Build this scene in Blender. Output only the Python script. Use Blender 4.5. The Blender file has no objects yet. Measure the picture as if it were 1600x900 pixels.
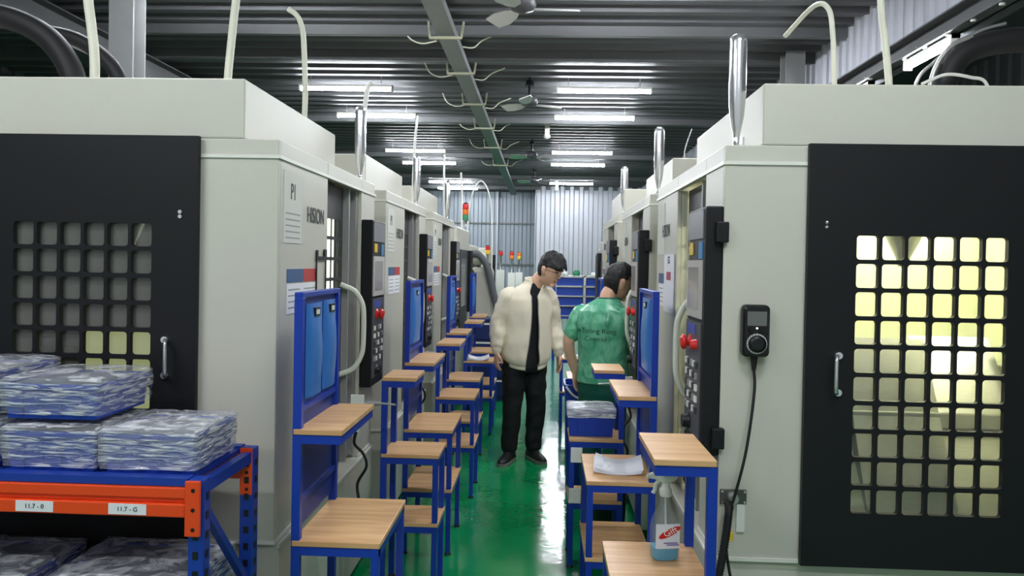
import bpy, bmesh, math, random
from mathutils import Vector, Matrix, noise
random.seed(7)
scene = bpy.context.scene
COL = scene.collection
PI = math.pi

# ------------------------------------------------------------------ camera
def set_camera():
    cam = bpy.data.cameras.new('camera'); co = bpy.data.objects.new('camera', cam); COL.objects.link(co)
    yaw = math.atan(48/1180.); pitch = -15/1180.; roll = 0.019
    fwd = Vector((-math.sin(yaw)*math.cos(pitch), math.cos(yaw)*math.cos(pitch), math.sin(pitch)))
    right = Vector((math.cos(yaw), math.sin(yaw), 0)); up = right.cross(fwd)
    r2 = right*math.cos(roll) + up*math.sin(roll); u2 = -right*math.sin(roll) + up*math.cos(roll)
    m = Matrix((r2, u2, -fwd)).transposed().to_4x4(); m.translation = (0, 0, 1.6)
    co.matrix_world = m
    cam.sensor_fit = 'HORIZONTAL'; cam.sensor_width = 36; cam.lens = 1180/1600*36
    cam.shift_y = -23/1600.; cam.clip_start = .05
    scene.camera = co
set_camera()

# ------------------------------------------------------------------ world and exposure
w = bpy.data.worlds.new('world'); scene.world = w; w.use_nodes = True
w.node_tree.nodes['Background'].inputs[0].default_value = (.92, .96, 1, 1)
w.node_tree.nodes['Background'].inputs[1].default_value = .28
vs = scene.view_settings
vs.view_transform = 'Standard'; vs.look = 'None'; vs.exposure = 0.66; vs.gamma = 1.0; vs.use_curve_mapping = False
TUBE = 105.0        # strength of the fluorescent tubes
LAMP_R = 22.0      # work lamps inside the machines
LAMP_L = 3.0

# ------------------------------------------------------------------ materials
def s2l(c):
    return tuple(((v/255.)/12.92 if v/255. <= .04045 else ((v/255.+.055)/1.055)**2.4) for v in c)
MATS = {}
def mat(name, rgb, rough=.5, metal=0., noise_amt=0., nscale=8., bump=0., bscale=60., spec=.5, stretch=None, coat=0., alpha=None, trans=0., ior=1.45):
    if name in MATS: return MATS[name]
    m = bpy.data.materials.new(name); m.use_nodes = True; nt = m.node_tree
    b = nt.nodes['Principled BSDF']; c = s2l(rgb) + (1,)
    b.inputs['Base Color'].default_value = c; b.inputs['Roughness'].default_value = rough
    b.inputs['Metallic'].default_value = metal; b.inputs['Specular IOR Level'].default_value = spec
    b.inputs['Coat Weight'].default_value = coat; b.inputs['Coat Roughness'].default_value = .08
    b.inputs['Transmission Weight'].default_value = trans; b.inputs['IOR'].default_value = ior
    if alpha is not None: b.inputs['Alpha'].default_value = alpha
    if noise_amt or bump:
        tc = nt.nodes.new('ShaderNodeTexCoord'); mp = nt.nodes.new('ShaderNodeMapping')
        nt.links.new(tc.outputs['Object'], mp.inputs[0])
        if stretch: mp.inputs['Scale'].default_value = stretch
    if noise_amt:
        n = nt.nodes.new('ShaderNodeTexNoise'); n.inputs['Scale'].default_value = nscale; n.inputs['Detail'].default_value = 4
        nt.links.new(mp.outputs[0], n.inputs['Vector'])
        r = nt.nodes.new('ShaderNodeMapRange'); r.inputs[3].default_value = 1-noise_amt; r.inputs[4].default_value = 1+noise_amt
        nt.links.new(n.outputs[0], r.inputs[0])
        h = nt.nodes.new('ShaderNodeMix'); h.data_type = 'RGBA'; h.blend_type = 'MULTIPLY'; h.inputs[0].default_value = 1
        h.inputs[6].default_value = c; nt.links.new(r.outputs[0], h.inputs[7]); nt.links.new(h.outputs[2], b.inputs['Base Color'])
    if bump:
        n2 = nt.nodes.new('ShaderNodeTexNoise'); n2.inputs['Scale'].default_value = bscale; n2.inputs['Detail'].default_value = 3
        nt.links.new(mp.outputs[0], n2.inputs['Vector'])
        bp = nt.nodes.new('ShaderNodeBump'); bp.inputs['Strength'].default_value = bump; bp.inputs['Distance'].default_value = .01
        nt.links.new(n2.outputs[0], bp.inputs['Height']); nt.links.new(bp.outputs[0], b.inputs['Normal'])
    MATS[name] = m
    return m
def emit(name, rgb, strength):
    if name in MATS: return MATS[name]
    m = bpy.data.materials.new(name); m.use_nodes = True; nt = m.node_tree
    nt.nodes.remove(nt.nodes['Principled BSDF']); e = nt.nodes.new('ShaderNodeEmission')
    e.inputs[0].default_value = s2l(rgb)+(1,); e.inputs[1].default_value = strength
    nt.links.new(e.outputs[0], nt.nodes['Material Output'].inputs[0]); MATS[name] = m
    return m
def wood_mat(name, a, b_, scale=(3, 40, 3)):
    m = bpy.data.materials.new(name); m.use_nodes = True; nt = m.node_tree; b = nt.nodes['Principled BSDF']
    tc = nt.nodes.new('ShaderNodeTexCoord'); mp = nt.nodes.new('ShaderNodeMapping'); mp.inputs['Scale'].default_value = scale
    nt.links.new(tc.outputs['Object'], mp.inputs[0])
    oi = nt.nodes.new('ShaderNodeObjectInfo'); ad = nt.nodes.new('ShaderNodeVectorMath'); ad.operation = 'ADD'
    sc = nt.nodes.new('ShaderNodeMath'); sc.operation = 'MULTIPLY'; sc.inputs[1].default_value = 40
    nt.links.new(oi.outputs['Random'], sc.inputs[0]); nt.links.new(mp.outputs[0], ad.inputs[0]); nt.links.new(sc.outputs[0], ad.inputs[1])
    n = nt.nodes.new('ShaderNodeTexNoise'); n.inputs['Scale'].default_value = 1; n.inputs['Detail'].default_value = 6; n.inputs['Distortion'].default_value = .4
    nt.links.new(ad.outputs[0], n.inputs['Vector'])
    cr = nt.nodes.new('ShaderNodeValToRGB'); cr.color_ramp.elements[0].position = .36; cr.color_ramp.elements[1].position = .66
    cr.color_ramp.elements[0].color = s2l(b_)+(1,); cr.color_ramp.elements[1].color = s2l(a)+(1,)
    nt.links.new(n.outputs[0], cr.inputs[0]); nt.links.new(cr.outputs[0], b.inputs['Base Color'])
    b.inputs['Roughness'].default_value = .38; b.inputs['Specular IOR Level'].default_value = .4
    MATS[name] = m
    return m
def film_mat(name, whiteness):
    """stretch film: mostly see-through with milky, shiny wrinkles"""
    m = bpy.data.materials.new(name); m.use_nodes = True; nt = m.node_tree; b = nt.nodes['Principled BSDF']
    out = nt.nodes['Material Output']
    tc = nt.nodes.new('ShaderNodeTexCoord'); mp = nt.nodes.new('ShaderNodeMapping'); mp.inputs['Scale'].default_value = (5, 5, 42)
    mp.inputs['Rotation'].default_value = (.12, .18, .2)
    nt.links.new(tc.outputs['Object'], mp.inputs[0])
    n = nt.nodes.new('ShaderNodeTexNoise'); n.inputs['Scale'].default_value = 2.3; n.inputs['Detail'].default_value = 7; n.inputs['Distortion'].default_value = 1.
    nt.links.new(mp.outputs[0], n.inputs['Vector'])
    cr = nt.nodes.new('ShaderNodeValToRGB'); cr.color_ramp.elements[0].position = .45; cr.color_ramp.elements[1].position = .62
    cr.color_ramp.elements[0].color = (.08+whiteness*.3,)*3+(1,); cr.color_ramp.elements[1].color = (.72+whiteness*.28,)*3+(1,)
    nt.links.new(n.outputs[0], cr.inputs[0])
    b.inputs['Base Color'].default_value = (.93, .95, .98, 1); b.inputs['Roughness'].default_value = .12; b.inputs['Specular IOR Level'].default_value = 1.
    bp = nt.nodes.new('ShaderNodeBump'); bp.inputs['Strength'].default_value = .9; bp.inputs['Distance'].default_value = .02
    nt.links.new(n.outputs[0], bp.inputs['Height']); nt.links.new(bp.outputs[0], b.inputs['Normal'])
    t = nt.nodes.new('ShaderNodeBsdfTransparent'); mx = nt.nodes.new('ShaderNodeMixShader')
    nt.links.new(cr.outputs[0], mx.inputs[0]); nt.links.new(t.outputs[0], mx.inputs[1]); nt.links.new(b.outputs[0], mx.inputs[2])
    nt.links.new(mx.outputs[0], out.inputs[0]); MATS[name] = m
    return m
def glass_mat(name, tint, gloss=.12, rough=.05, milk=0.):
    m = bpy.data.materials.new(name); m.use_nodes = True; nt = m.node_tree
    nt.nodes.remove(nt.nodes['Principled BSDF']); out = nt.nodes['Material Output']
    t = nt.nodes.new('ShaderNodeBsdfTransparent'); t.inputs[0].default_value = tint+(1,)
    g = nt.nodes.new('ShaderNodeBsdfGlossy'); g.inputs['Roughness'].default_value = rough
    mx = nt.nodes.new('ShaderNodeMixShader'); mx.inputs[0].default_value = gloss
    nt.links.new(t.outputs[0], mx.inputs[1]); nt.links.new(g.outputs[0], mx.inputs[2]); last = mx
    if milk:
        d = nt.nodes.new('ShaderNodeBsdfDiffuse'); d.inputs[0].default_value = (.75, .76, .72, 1)
        m2 = nt.nodes.new('ShaderNodeMixShader'); m2.inputs[0].default_value = milk
        nt.links.new(mx.outputs[0], m2.inputs[1]); nt.links.new(d.outputs[0], m2.inputs[2]); last = m2
    nt.links.new(last.outputs[0], out.inputs[0]); MATS[name] = m
    return m
def perf_mat(name, rgb, pitch=.012, r=.27):
    """perforated sheet: a grid of round holes"""
    m = bpy.data.materials.new(name); m.use_nodes = True; nt = m.node_tree; b = nt.nodes['Principled BSDF']; out = nt.nodes['Material Output']
    b.inputs['Base Color'].default_value = s2l(rgb)+(1,); b.inputs['Roughness'].default_value = .45
    tc = nt.nodes.new('ShaderNodeTexCoord'); mp = nt.nodes.new('ShaderNodeMapping'); mp.inputs['Scale'].default_value = (0, 1/pitch, 1/pitch)
    mp.inputs['Rotation'].default_value = (PI/4, 0, 0)
    nt.links.new(tc.outputs['Object'], mp.inputs[0])
    fr = nt.nodes.new('ShaderNodeVectorMath'); fr.operation = 'FRACTION'; nt.links.new(mp.outputs[0], fr.inputs[0])
    sb = nt.nodes.new('ShaderNodeVectorMath'); sb.operation = 'SUBTRACT'; sb.inputs[1].default_value = (0, .5, .5); nt.links.new(fr.outputs[0], sb.inputs[0])
    ln = nt.nodes.new('ShaderNodeVectorMath'); ln.operation = 'LENGTH'; nt.links.new(sb.outputs[0], ln.inputs[0])
    lt = nt.nodes.new('ShaderNodeMath'); lt.operation = 'GREATER_THAN'; lt.inputs[1].default_value = r; nt.links.new(ln.outputs['Value'], lt.inputs[0])
    nt.links.new(lt.outputs[0], b.inputs['Alpha']); MATS[name] = m
    return m

PAINT = mat('machine_paint', (201, 199, 186), .42, noise_amt=.03, nscale=3, bump=.05, bscale=260)
STRIP = mat('moulding_paint', (226, 226, 216), .35)
BLACKP = mat('black_paint', (25, 26, 29), .5, spec=.35, bump=.03, bscale=200)
DARKP = mat('dark_frame', (62, 62, 65), .5)
BLUE = mat('blue_frame', (22, 58, 165), .38, noise_amt=.06)
BLUE2 = mat('blue_rack', (26, 62, 160), .4, noise_amt=.08)
ORANGE = mat('orange_beam', (240, 78, 30), .4, noise_amt=.05)
WOOD = wood_mat('beech_board', (226, 184, 134), (204, 156, 108))
PERF = perf_mat('perforated_sheet', (30, 58, 150))
POCKET = mat('pocket_blue', (62, 124, 205), .3, noise_amt=.08, nscale=5)
CHROME = mat('polished_metal', (235, 236, 238), .22, .85)
STEEL = mat('brushed_steel', (170, 170, 166), .32, 1., noise_amt=.12, nscale=30, stretch=(1, 1, 8))
ALU = mat('aluminium', (190, 190, 188), .4, .8)
WHITE = mat('white_plastic', (232, 232, 226), .4)
CREAM = mat('cream_conduit', (216, 216, 198), .5)
BLK = mat('black_plastic', (22, 22, 24), .4)
RUB = mat('black_rubber', (26, 26, 28), .6)
RED = mat('red_plastic', (215, 40, 36), .35)
YEL = mat('yellow_plastic', (235, 196, 60), .4)
GRN = mat('green_plastic', (40, 130, 90), .4)
ORG = mat('orange_lens', (236, 120, 40), .35)
PAPER = mat('paper_white', (236, 236, 240), .7, noise_amt=.05, nscale=20)
INK = mat('dark_ink', (60, 62, 66), .6)
LINER = mat('liner_paint', (222, 224, 196), .55, noise_amt=.05, nscale=4)
PANE = glass_mat('window_pane', (.92, .93, .88), .07, .12, milk=.05)
PANED = glass_mat('window_pane_dark', (.66, .67, .60), .07, .2, milk=.10)  # pane with a darker tint and more milk
CEILM = mat('ceiling_steel', (80, 80, 84), .55, .1, noise_amt=.08, nscale=2)
BEAMM = mat('beam_paint', (122, 123, 124), .5, noise_amt=.1, nscale=6)
PURL = mat('purlin_paint', (94, 95, 97), .45, noise_amt=.1, nscale=6)
BEAMD = mat('dark_beam_paint', (66, 67, 70), .5, noise_amt=.1, nscale=6)
WALLM = mat('wall_sheet', (188, 190, 200), .4, .2, noise_amt=.05, nscale=2)
WALLG = mat('wall_sheet_grey', (150, 158, 168), .45, .2, noise_amt=.06, nscale=2)
TUBEM = emit('tube_glow', (245, 250, 255), TUBE)

# ------------------------------------------------------------------ mesh helpers
class MB:
    def __init__(s): s.v = []; s.f = []; s.sm = []
    def add(s, vs_, fs, smooth=False):
        o = len(s.v); s.v += [tuple(p) for p in vs_]; s.f += [tuple(i+o for i in f) for f in fs]; s.sm += [smooth]*len(fs); return s
    def box(s, x0, x1, y0, y1, z0, z1):
        if x0 > x1: x0, x1 = x1, x0
        if y0 > y1: y0, y1 = y1, y0
        return s.add([(x0,y0,z0),(x1,y0,z0),(x1,y1,z0),(x0,y1,z0),(x0,y0,z1),(x1,y0,z1),(x1,y1,z1),(x0,y1,z1)],
                     [(0,3,2,1),(4,5,6,7),(0,1,5,4),(1,2,6,5),(2,3,7,6),(3,0,4,7)])
    def obox(s, c, ax, ay, az, hx, hy, hz):
        c = Vector(c); P = []
        for k in (-1, 1):
            for i, j in ((-1,-1),(1,-1),(1,1),(-1,1)): P.append(c + ax*hx*i + ay*hy*j + az*hz*k)
        return s.add(P, [(0,3,2,1),(4,5,6,7),(0,1,5,4),(1,2,6,5),(2,3,7,6),(3,0,4,7)])
    def bar(s, a, b, w, h=None):
        a = Vector(a); b = Vector(b); d = (b-a); L = d.length; d.normalize()
        u = d.cross(Vector((0,0,1)) if abs(d.z) < .95 else Vector((0,1,0))).normalized(); v = u.cross(d)
        return s.obox((a+b)/2, u, v, d, w/2, (h or w)/2, L/2)
    def loft(s, rings, closed_ring=True, cap=True, smooth=True):
        n = len(rings[0]); P = [p for r in rings for p in r]; F = []
        m = n if closed_ring else n-1
        for i in range(len(rings)-1):
            for j in range(m):
                a = i*n+j; b = i*n+(j+1) % n; F.append((a, b, b+n, a+n))
        s.add(P, F, smooth)
        if cap and closed_ring:
            s.add(rings[0], [tuple(reversed(range(n)))]); s.add(rings[-1], [tuple(range(n))])
        return s
    def tube(s, pts, r, n=8, cap=True):
        pts = [Vector(p) for p in pts]; rs = r if isinstance(r, (list, tuple)) else [r]*len(pts); rings = []; u = None
        for i, p in enumerate(pts):
            t = (pts[min(i+1, len(pts)-1)] - pts[max(i-1, 0)]).normalized()
            if u is None:
                u = t.cross(Vector((0,0,1)) if abs(t.z) < .9 else Vector((1,0,0))).normalized()
            else: u = (u - t*u.dot(t)).normalized()
            v = t.cross(u)
            rings.append([p + (u*math.cos(2*PI*k/n) + v*math.sin(2*PI*k/n))*rs[i] for k in range(n)])
        return s.loft(rings, cap=cap)
    def lathe(s, c, prof, n=20, axis='z'):
        rings = []
        for r, h in prof:
            ring = []
            for k in range(n):
                a = 2*PI*k/n; x, y = r*math.cos(a), r*math.sin(a)
                p = (x, y, h) if axis == 'z' else ((h, x, y) if axis == 'x' else (y, h, x))
                ring.append(Vector(c)+Vector(p))
            rings.append(ring)
        return s.loft(rings)
    def ball(s, c, rx, ry, rz, n=14, m=10):
        rings = []
        for i in range(m+1):
            t = -PI/2 + PI*i/m; cr = max(math.cos(t), .02)
            rings.append([Vector(c)+Vector((rx*cr*math.cos(2*PI*k/n), ry*cr*math.sin(2*PI*k/n), rz*math.sin(t))) for k in range(n)])
        return s.loft(rings)
    def build(s, name, material, parent=None, bevel=0., loc=None):
        me = bpy.data.meshes.new(name); me.from_pydata(s.v, [], s.f); me.materials.append(material)
        me.polygons.foreach_set('use_smooth', s.sm); me.update()
        o = bpy.data.objects.new(name, me); COL.objects.link(o)
        if parent is not None: o.parent = parent
        if loc: o.location = loc
        if bevel:
            b = o.modifiers.new('bevel', 'BEVEL'); b.width = bevel; b.segments = 2; b.limit_method = 'ANGLE'; b.angle_limit = .6
        return o
def curve(pts, k=6):
    """Catmull-Rom through points"""
    P = [Vector(p) for p in pts]; P = [P[0]*2-P[1]] + P + [P[-1]*2-P[-2]]; out = []
    for i in range(1, len(P)-2):
        for j in range(k):
            t = j/k; a, b, c, d = P[i-1], P[i], P[i+1], P[i+2]
            out.append(.5*((2*b)+(c-a)*t+(2*a-5*b+4*c-d)*t*t+(3*b-a-3*c+d)*t**3))
    out.append(P[-2]); return out
def tag(o, label, cat, group=None, kind=None):
    if label: o['label'] = label
    if cat: o['category'] = cat
    if group: o['group'] = group
    if kind: o['kind'] = kind
    return o
def empty(name, loc=(0,0,0), rz=0.):
    o = bpy.data.objects.new(name, None); COL.objects.link(o); o.location = loc; o.rotation_euler = (0,0,rz); o.empty_display_size = .1
    return o
def struct(o): o['kind'] = 'structure'; return o
def share(name, src, loc, parent=None, rot=None):
    o = bpy.data.objects.new(name, src.data); COL.objects.link(o); o.parent = parent; o.location = loc
    if rot: o.rotation_euler = rot
    for m in src.modifiers:
        if m.type == 'BEVEL':
            b = o.modifiers.new('bevel', 'BEVEL'); b.width = m.width; b.segments = m.segments; b.limit_method = 'ANGLE'
    return o
def copy_tree(o, parent=None):
    c = o.copy(); COL.objects.link(c); c.parent = parent
    for ch in o.children: copy_tree(ch, c)
    return c
def text(name, body, size, loc, rot, material, parent=None, sx=1., depth=.0006, align='CENTER'):
    cu = bpy.data.curves.new(name, 'FONT'); cu.body = body; cu.size = size; cu.extrude = depth; cu.align_x = align; cu.align_y = 'CENTER'
    t = bpy.data.objects.new('tmp', cu); COL.objects.link(t)
    bpy.context.view_layer.update()
    me = bpy.data.meshes.new_from_object(t.evaluated_get(bpy.context.evaluated_depsgraph_get()))
    bpy.data.objects.remove(t); me.materials.clear(); me.materials.append(material)
    o = bpy.data.objects.new(name, me); COL.objects.link(o); o.parent = parent; o.location = loc; o.rotation_euler = rot; o.scale = (sx, 1, 1)
    return o

# ------------------------------------------------------------------ setting
def floor_material():
    m = bpy.data.materials.new('green_epoxy'); m.use_nodes = True; nt = m.node_tree; b = nt.nodes['Principled BSDF']
    tc = nt.nodes.new('ShaderNodeTexCoord')
    n = nt.nodes.new('ShaderNodeTexNoise'); n.inputs['Scale'].default_value = 1.2; n.inputs['Detail'].default_value = 5
    nt.links.new(tc.outputs['Object'], n.inputs['Vector'])
    cr = nt.nodes.new('ShaderNodeValToRGB'); cr.color_ramp.elements[0].color = s2l((0, 124, 68))+(1,); cr.color_ramp.elements[1].color = s2l((8, 150, 86))+(1,)
    cr.color_ramp.elements[0].position = .35; cr.color_ramp.elements[1].position = .65
    nt.links.new(n.outputs[0], cr.inputs[0]); nt.links.new(cr.outputs[0], b.inputs['Base Color'])
    b.inputs['Roughness'].default_value = .13; b.inputs['Specular IOR Level'].default_value = .9
    n2 = nt.nodes.new('ShaderNodeTexNoise'); n2.inputs['Scale'].default_value = 5; n2.inputs['Detail'].default_value = 3
    nt.links.new(tc.outputs['Object'], n2.inputs['Vector'])
    bp = nt.nodes.new('ShaderNodeBump'); bp.inputs['Strength'].default_value = .07; bp.inputs['Distance'].default_value = .05
    nt.links.new(n2.outputs[0], bp.inputs['Height']); nt.links.new(bp.outputs[0], b.inputs['Normal'])
    return m
struct(MB().box(-7, 6, -4, 27, -.1, 0).build('floor', floor_material()))

def corrugated(name, a, b, z0, z1, pitch, depth, material, nrm):
    """vertical trapezoid-profile sheet from a to b (xy), real folds"""
    a = Vector((a[0], a[1], 0)); b = Vector((b[0], b[1], 0)); d = b-a; L = d.length; d.normalize(); nrm = Vector(nrm)
    pts = []; t = 0
    while t < L:
        for f, h in ((0, 0), (.45, 0), (.55, 1), (.9, 1)):
            tt = t+f*pitch
            if tt < L: pts.append((tt, h))
        t += pitch
    pts.append((L, 0)); m = MB()
    for back in (0, .004):
        lo = [a+d*t+nrm*(h*depth-back)+Vector((0,0,z0)) for t, h in pts]; hi = [p+Vector((0,0,z1-z0)) for p in lo]
        m.loft([lo, hi], closed_ring=False, cap=False, smooth=False)
    return m.build(name, material)
# ceiling: folded steel deck with ribs across the aisle
def ceiling():
    m = MB(); z = 4.01; y = -3.; prof = []
    while y < 26:
        prof += [(y, z), (y+.15, z), (y+.17, z-.055), (y+.27, z-.055)]; y += .30
    lo = [Vector((-7, py, pz)) for py, pz in prof]; hi = [Vector((3.0, py, pz)) for py, pz in prof]
    m.loft([lo, hi], closed_ring=False, cap=False, smooth=False)
    c = struct(m.build('ceiling', CEILM))
    src = None
    ys = [y0 for y0 in (-1.5, 1.5, 4.5, 7.5, 8.45, 12.2, 16.2, 20.2, 23.)]
    for yy in ys:
        if src is None:
            src = MB().box(-7, 2.95, -.004, .004, 3.86, 3.98).box(-7, 2.95, -.004, .06, 3.86, 3.868).box(-7, 2.95, -.004, .06, 3.972, 3.98).build('purlin', PURL, c, loc=(0, yy, 0))
        else: share('purlin', src, (0, yy, 0), c)
    return c
CEIL = ceiling()
def girder(name, x0, x1, z0, z1, y0, y1, m1=None):
    m = MB(); t = .012; xc = (x0+x1)/2
    m.box(x0, x1, y0, y1, z0, z0+t).box(x0, x1, y0, y1, z1-t, z1).box(xc-.01, xc+.01, y0, y1, z0, z1)
    return struct(m.build(name, m1 or BEAMM))
struct(MB().box(-1.06, -.885, -3, 24, 3.78, 3.86).build('trim_1', BEAMM))      # boxed beam above the aisle
girder('trim_2', -4.7, -4.45, 3.55, 3.86, -3, 24, BEAMD)
girder('trim_3', 2.83, 3.03, 3.30, 3.46, -3, 24, BEAMD)
struct(MB().box(2.9, 3.0, -3, 24, 4.03, 4.2).build('trim_4', BEAMD))
w_ = corrugated('wall_right', (2.95, -3), (2.95, 24), 3.46, 4.1, .17, .03, WALLM, (-1, 0, 0)); struct(w_)
struct(corrugated('wall_outer_right', (5.6, -3), (5.6, 24), 0, 4.6, .25, .035, BEAMD, (-1, 0, 0)))
struct(MB().box(2.9, 5.7, -3, 24, 4.3, 4.34).build('ceiling_side', BEAMD))
struct(corrugated('wall_left', (-6.9, 25), (-6.9, -3), 0, 4.1, .25, .035, BEAMD, (1, 0, 0)))
struct(corrugated('wall_back', (-6.9, 25), (-.1, 25), 0, 4.0, .27, .03, WALLG, (0, -1, 0)))
struct(corrugated('wall_back_right', (-.24, 23), (5.6, 23), 0, 4.1, .29, .035, WALLM, (0, -1, 0)))
struct(MB().box(-.27, -.22, 23, 25.05, 0, 4.1).build('trim_5', WALLM))
struct(MB().box(-6.9, -.24, 24.9, 24.95, 1.55, 1.6).box(-6.9, -.24, 24.9, 24.95, 2.9, 2.95).build('trim_6', BEAMM))
struct(MB().box(-1.55, -1.5, 24.8, 24.95, 0, 4).build('trim_7', WALLM))
# columns
for i, (x, y) in enumerate(((-3.45, 6.1), (2.62, 8.2), (2.62, 16.2), (-4.6, 16.))):
    m = MB().box(x-.1, x+.1, y-.1, y-.088, 0, 3.9).box(x-.1, x+.1, y+.088, y+.1, 0, 3.9).box(x-.008, x+.008, y-.09, y+.09, 0, 3.9)
    struct(m.build('column_%d' % (i+1), BEAMM))
# bolts under the right girder edge
bsrc = None
for k in range(14):
    y = 4.9+k*.32
    if bsrc is None: bsrc = MB().lathe((0,0,0), [(.018,-.012),(.02,0),(.02,.01),(.001,.012)], 8).build('bolt', WHITE, bpy.data.objects['trim_3'], loc=(2.86, y, 3.30))
    else: share('bolt', bsrc, (2.86, y, 3.30), bpy.data.objects['trim_3'])
# steel brackets and loose cables along the aisle beam
bk = bpy.data.objects['trim_1']
for k, y in enumerate((7.2, 8.55, 10.2, 12., 14., 16.5)):
    MB().bar((-1.12, y, 3.74), (-.82, y, 3.74), .03, .025).bar((-1.12, y, 3.735), (-1.14, y+.02, 3.9), .02).bar((-.82, y, 3.735), (-.80, y+.02, 3.9), .02).build('bracket', mat('olive_bracket', (150, 150, 128), .5), bk)
    MB().tube(curve([(-1.10, y+.3, 3.80), (-1.25, y+.32, 3.78), (-1.38, y+.34, 3.84), (-1.45, y+.36, 3.97)]), .008, 6).build('cable', CREAM, bk)
    MB().tube(curve([(-.86, y+.5, 3.80), (-.75, y+.52, 3.80), (-.66, y+.54, 3.88), (-.5, y+.55, 3.95)]), .008, 6).build('cable', CREAM, bk)

# fluorescent tubes: two rows in pairs, the rows run on towards the viewer
def tube_light(x0, x1, y, z, label, group='ceiling tube lights', along='x'):
    cx = (x0+x1)/2; L = x1-x0
    r = empty('tube_light', (cx, y, z), 0 if along == 'x' else PI/2)
    MB().box(-L/2, L/2, -.03, .03, .022, .05).build('housing', WHITE, r)
    MB().bar((-L/2+.15, 0, .05), (-L/2+.15, 0, 3.88-z+.14 if along == 'x' else .12), .008).bar((L/2-.15, 0, .05), (L/2-.15, 0, 3.88-z+.14 if along == 'x' else .12), .008).build('hanger', ALU, r)
    for s_ in (-1, 1): MB().box(s_*(L/2-.02), s_*(L/2), -.032, .032, -.028, .05).build('end_cap', WHITE, r)
    prof = [Vector((0, .03*math.cos(a), .022-.045*math.sin(a))) for a in [PI*k/8 for k in range(9)]]
    MB().loft([[p+Vector((-L/2+.02, 0, 0)) for p in prof], [p+Vector((L/2-.02, 0, 0)) for p in prof]]).build('tube', TUBEM, r)
    tag(r, label, 'light', group)
    return r
ords = {9.7: 'nearest in view', 11.5: 'second from the viewer', 15.06: 'third from the viewer', 16.9: 'fourth from the viewer', 20.8: 'fifth from the viewer', 22.6: 'farthest, by the end wall'}
for Y in (-.9, .9, 4.4, 6.0, 9.7, 11.5, 15.06, 16.9, 20.8, 22.6):
    for side, x0, x1 in (('left', -3.2, -1.98), ('right', .13, 1.34)):
        if Y > 22 and side == 'right': continue
        if Y in ords: lab = 'white ceiling tube light of the %s row, %s' % (side, ords[Y])
        else: lab = 'tube light of the %s row above the frame, %s' % (side, {-.9: 'farthest behind the viewer', .9: 'above the viewer', 4.4: 'over the second machine', 6.0: 'over the third machine'}[Y])
        tube_light(x0, x1, Y, 3.82, lab)
tube_light(2.90-.36, 2.90+.36, 5.87, 3.24, 'short tube light glowing under the right girder, upper right', 'girder tube lights', 'y')
tube_light(2.90-.36, 2.90+.36, 7.25, 3.24, 'short tube light under the right girder, half hidden by the machine roof', 'girder tube lights', 'y')

# ceiling fans
def fan(x, y, label, rz, r=.42):
    f = empty('ceiling_fan', (x, y, 3.62), rz)
    MB().lathe((0,0,.10), [(.02,0),(.02,.3)], 10).lathe((0,0,.24), [(.06,0),(.05,.06)], 12).build('down_rod', BLK, f)
    MB().lathe((0,0,0), [(.03,-.03),(.09,-.01),(.11,.03),(.09,.09),(.03,.11)], 16).build('motor', DARKP, f)
    for k in range(3):
        a = k*2*PI/3; d = Vector((math.cos(a), math.sin(a), 0)); n = Vector((-math.sin(a), math.cos(a), .35)).normalized()
        rings = []
        for t, wd in ((.09,.03),(.16,.06),(.30,.085),(r,.07)):
            c = d*t; up = d.cross(n)*.006
            rings.append([c-n*wd-up, c+n*wd-up, c+n*wd+up, c-n*wd+up])
        MB().loft(rings, smooth=False).build('blade', ALU, f)
    tag(f, label, 'fan', 'ceiling fans')
fan(-.21, 9.6, 'three-blade ceiling fan just left of the first tube light', .4)
fan(-.25, 14.3, 'three-blade ceiling fan further along the aisle', 1.1)
fan(-.25, 18.5, 'three-blade ceiling fan farthest back', .8)
fan(-.2, 6.0, 'ceiling fan cut off by the top edge of the picture', .1, .45)
m = empty('security_camera', (.03, 12.8, 3.86)); MB().box(-.04, .04, -.04, .04, -.1, .11).build('mount', WHITE, m); MB().lathe((0,0,-.14), [(.02,0),(.055,.02),(.06,.06),(.03,.08)], 12).build('housing', WHITE, m); tag(m, 'small white security camera hanging below the ceiling', 'camera')
m = empty('security_camera', (.35, 21.5, 3.86)); MB().box(-.04, .04, -.04, .04, -.1, .11).build('mount', WHITE, m); MB().lathe((0,0,-.16), [(.02,0),(.055,.02),(.06,.06),(.03,.08)], 12).build('housing', WHITE, m); tag(m, 'tiny white security camera in front of the end wall', 'camera')

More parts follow.
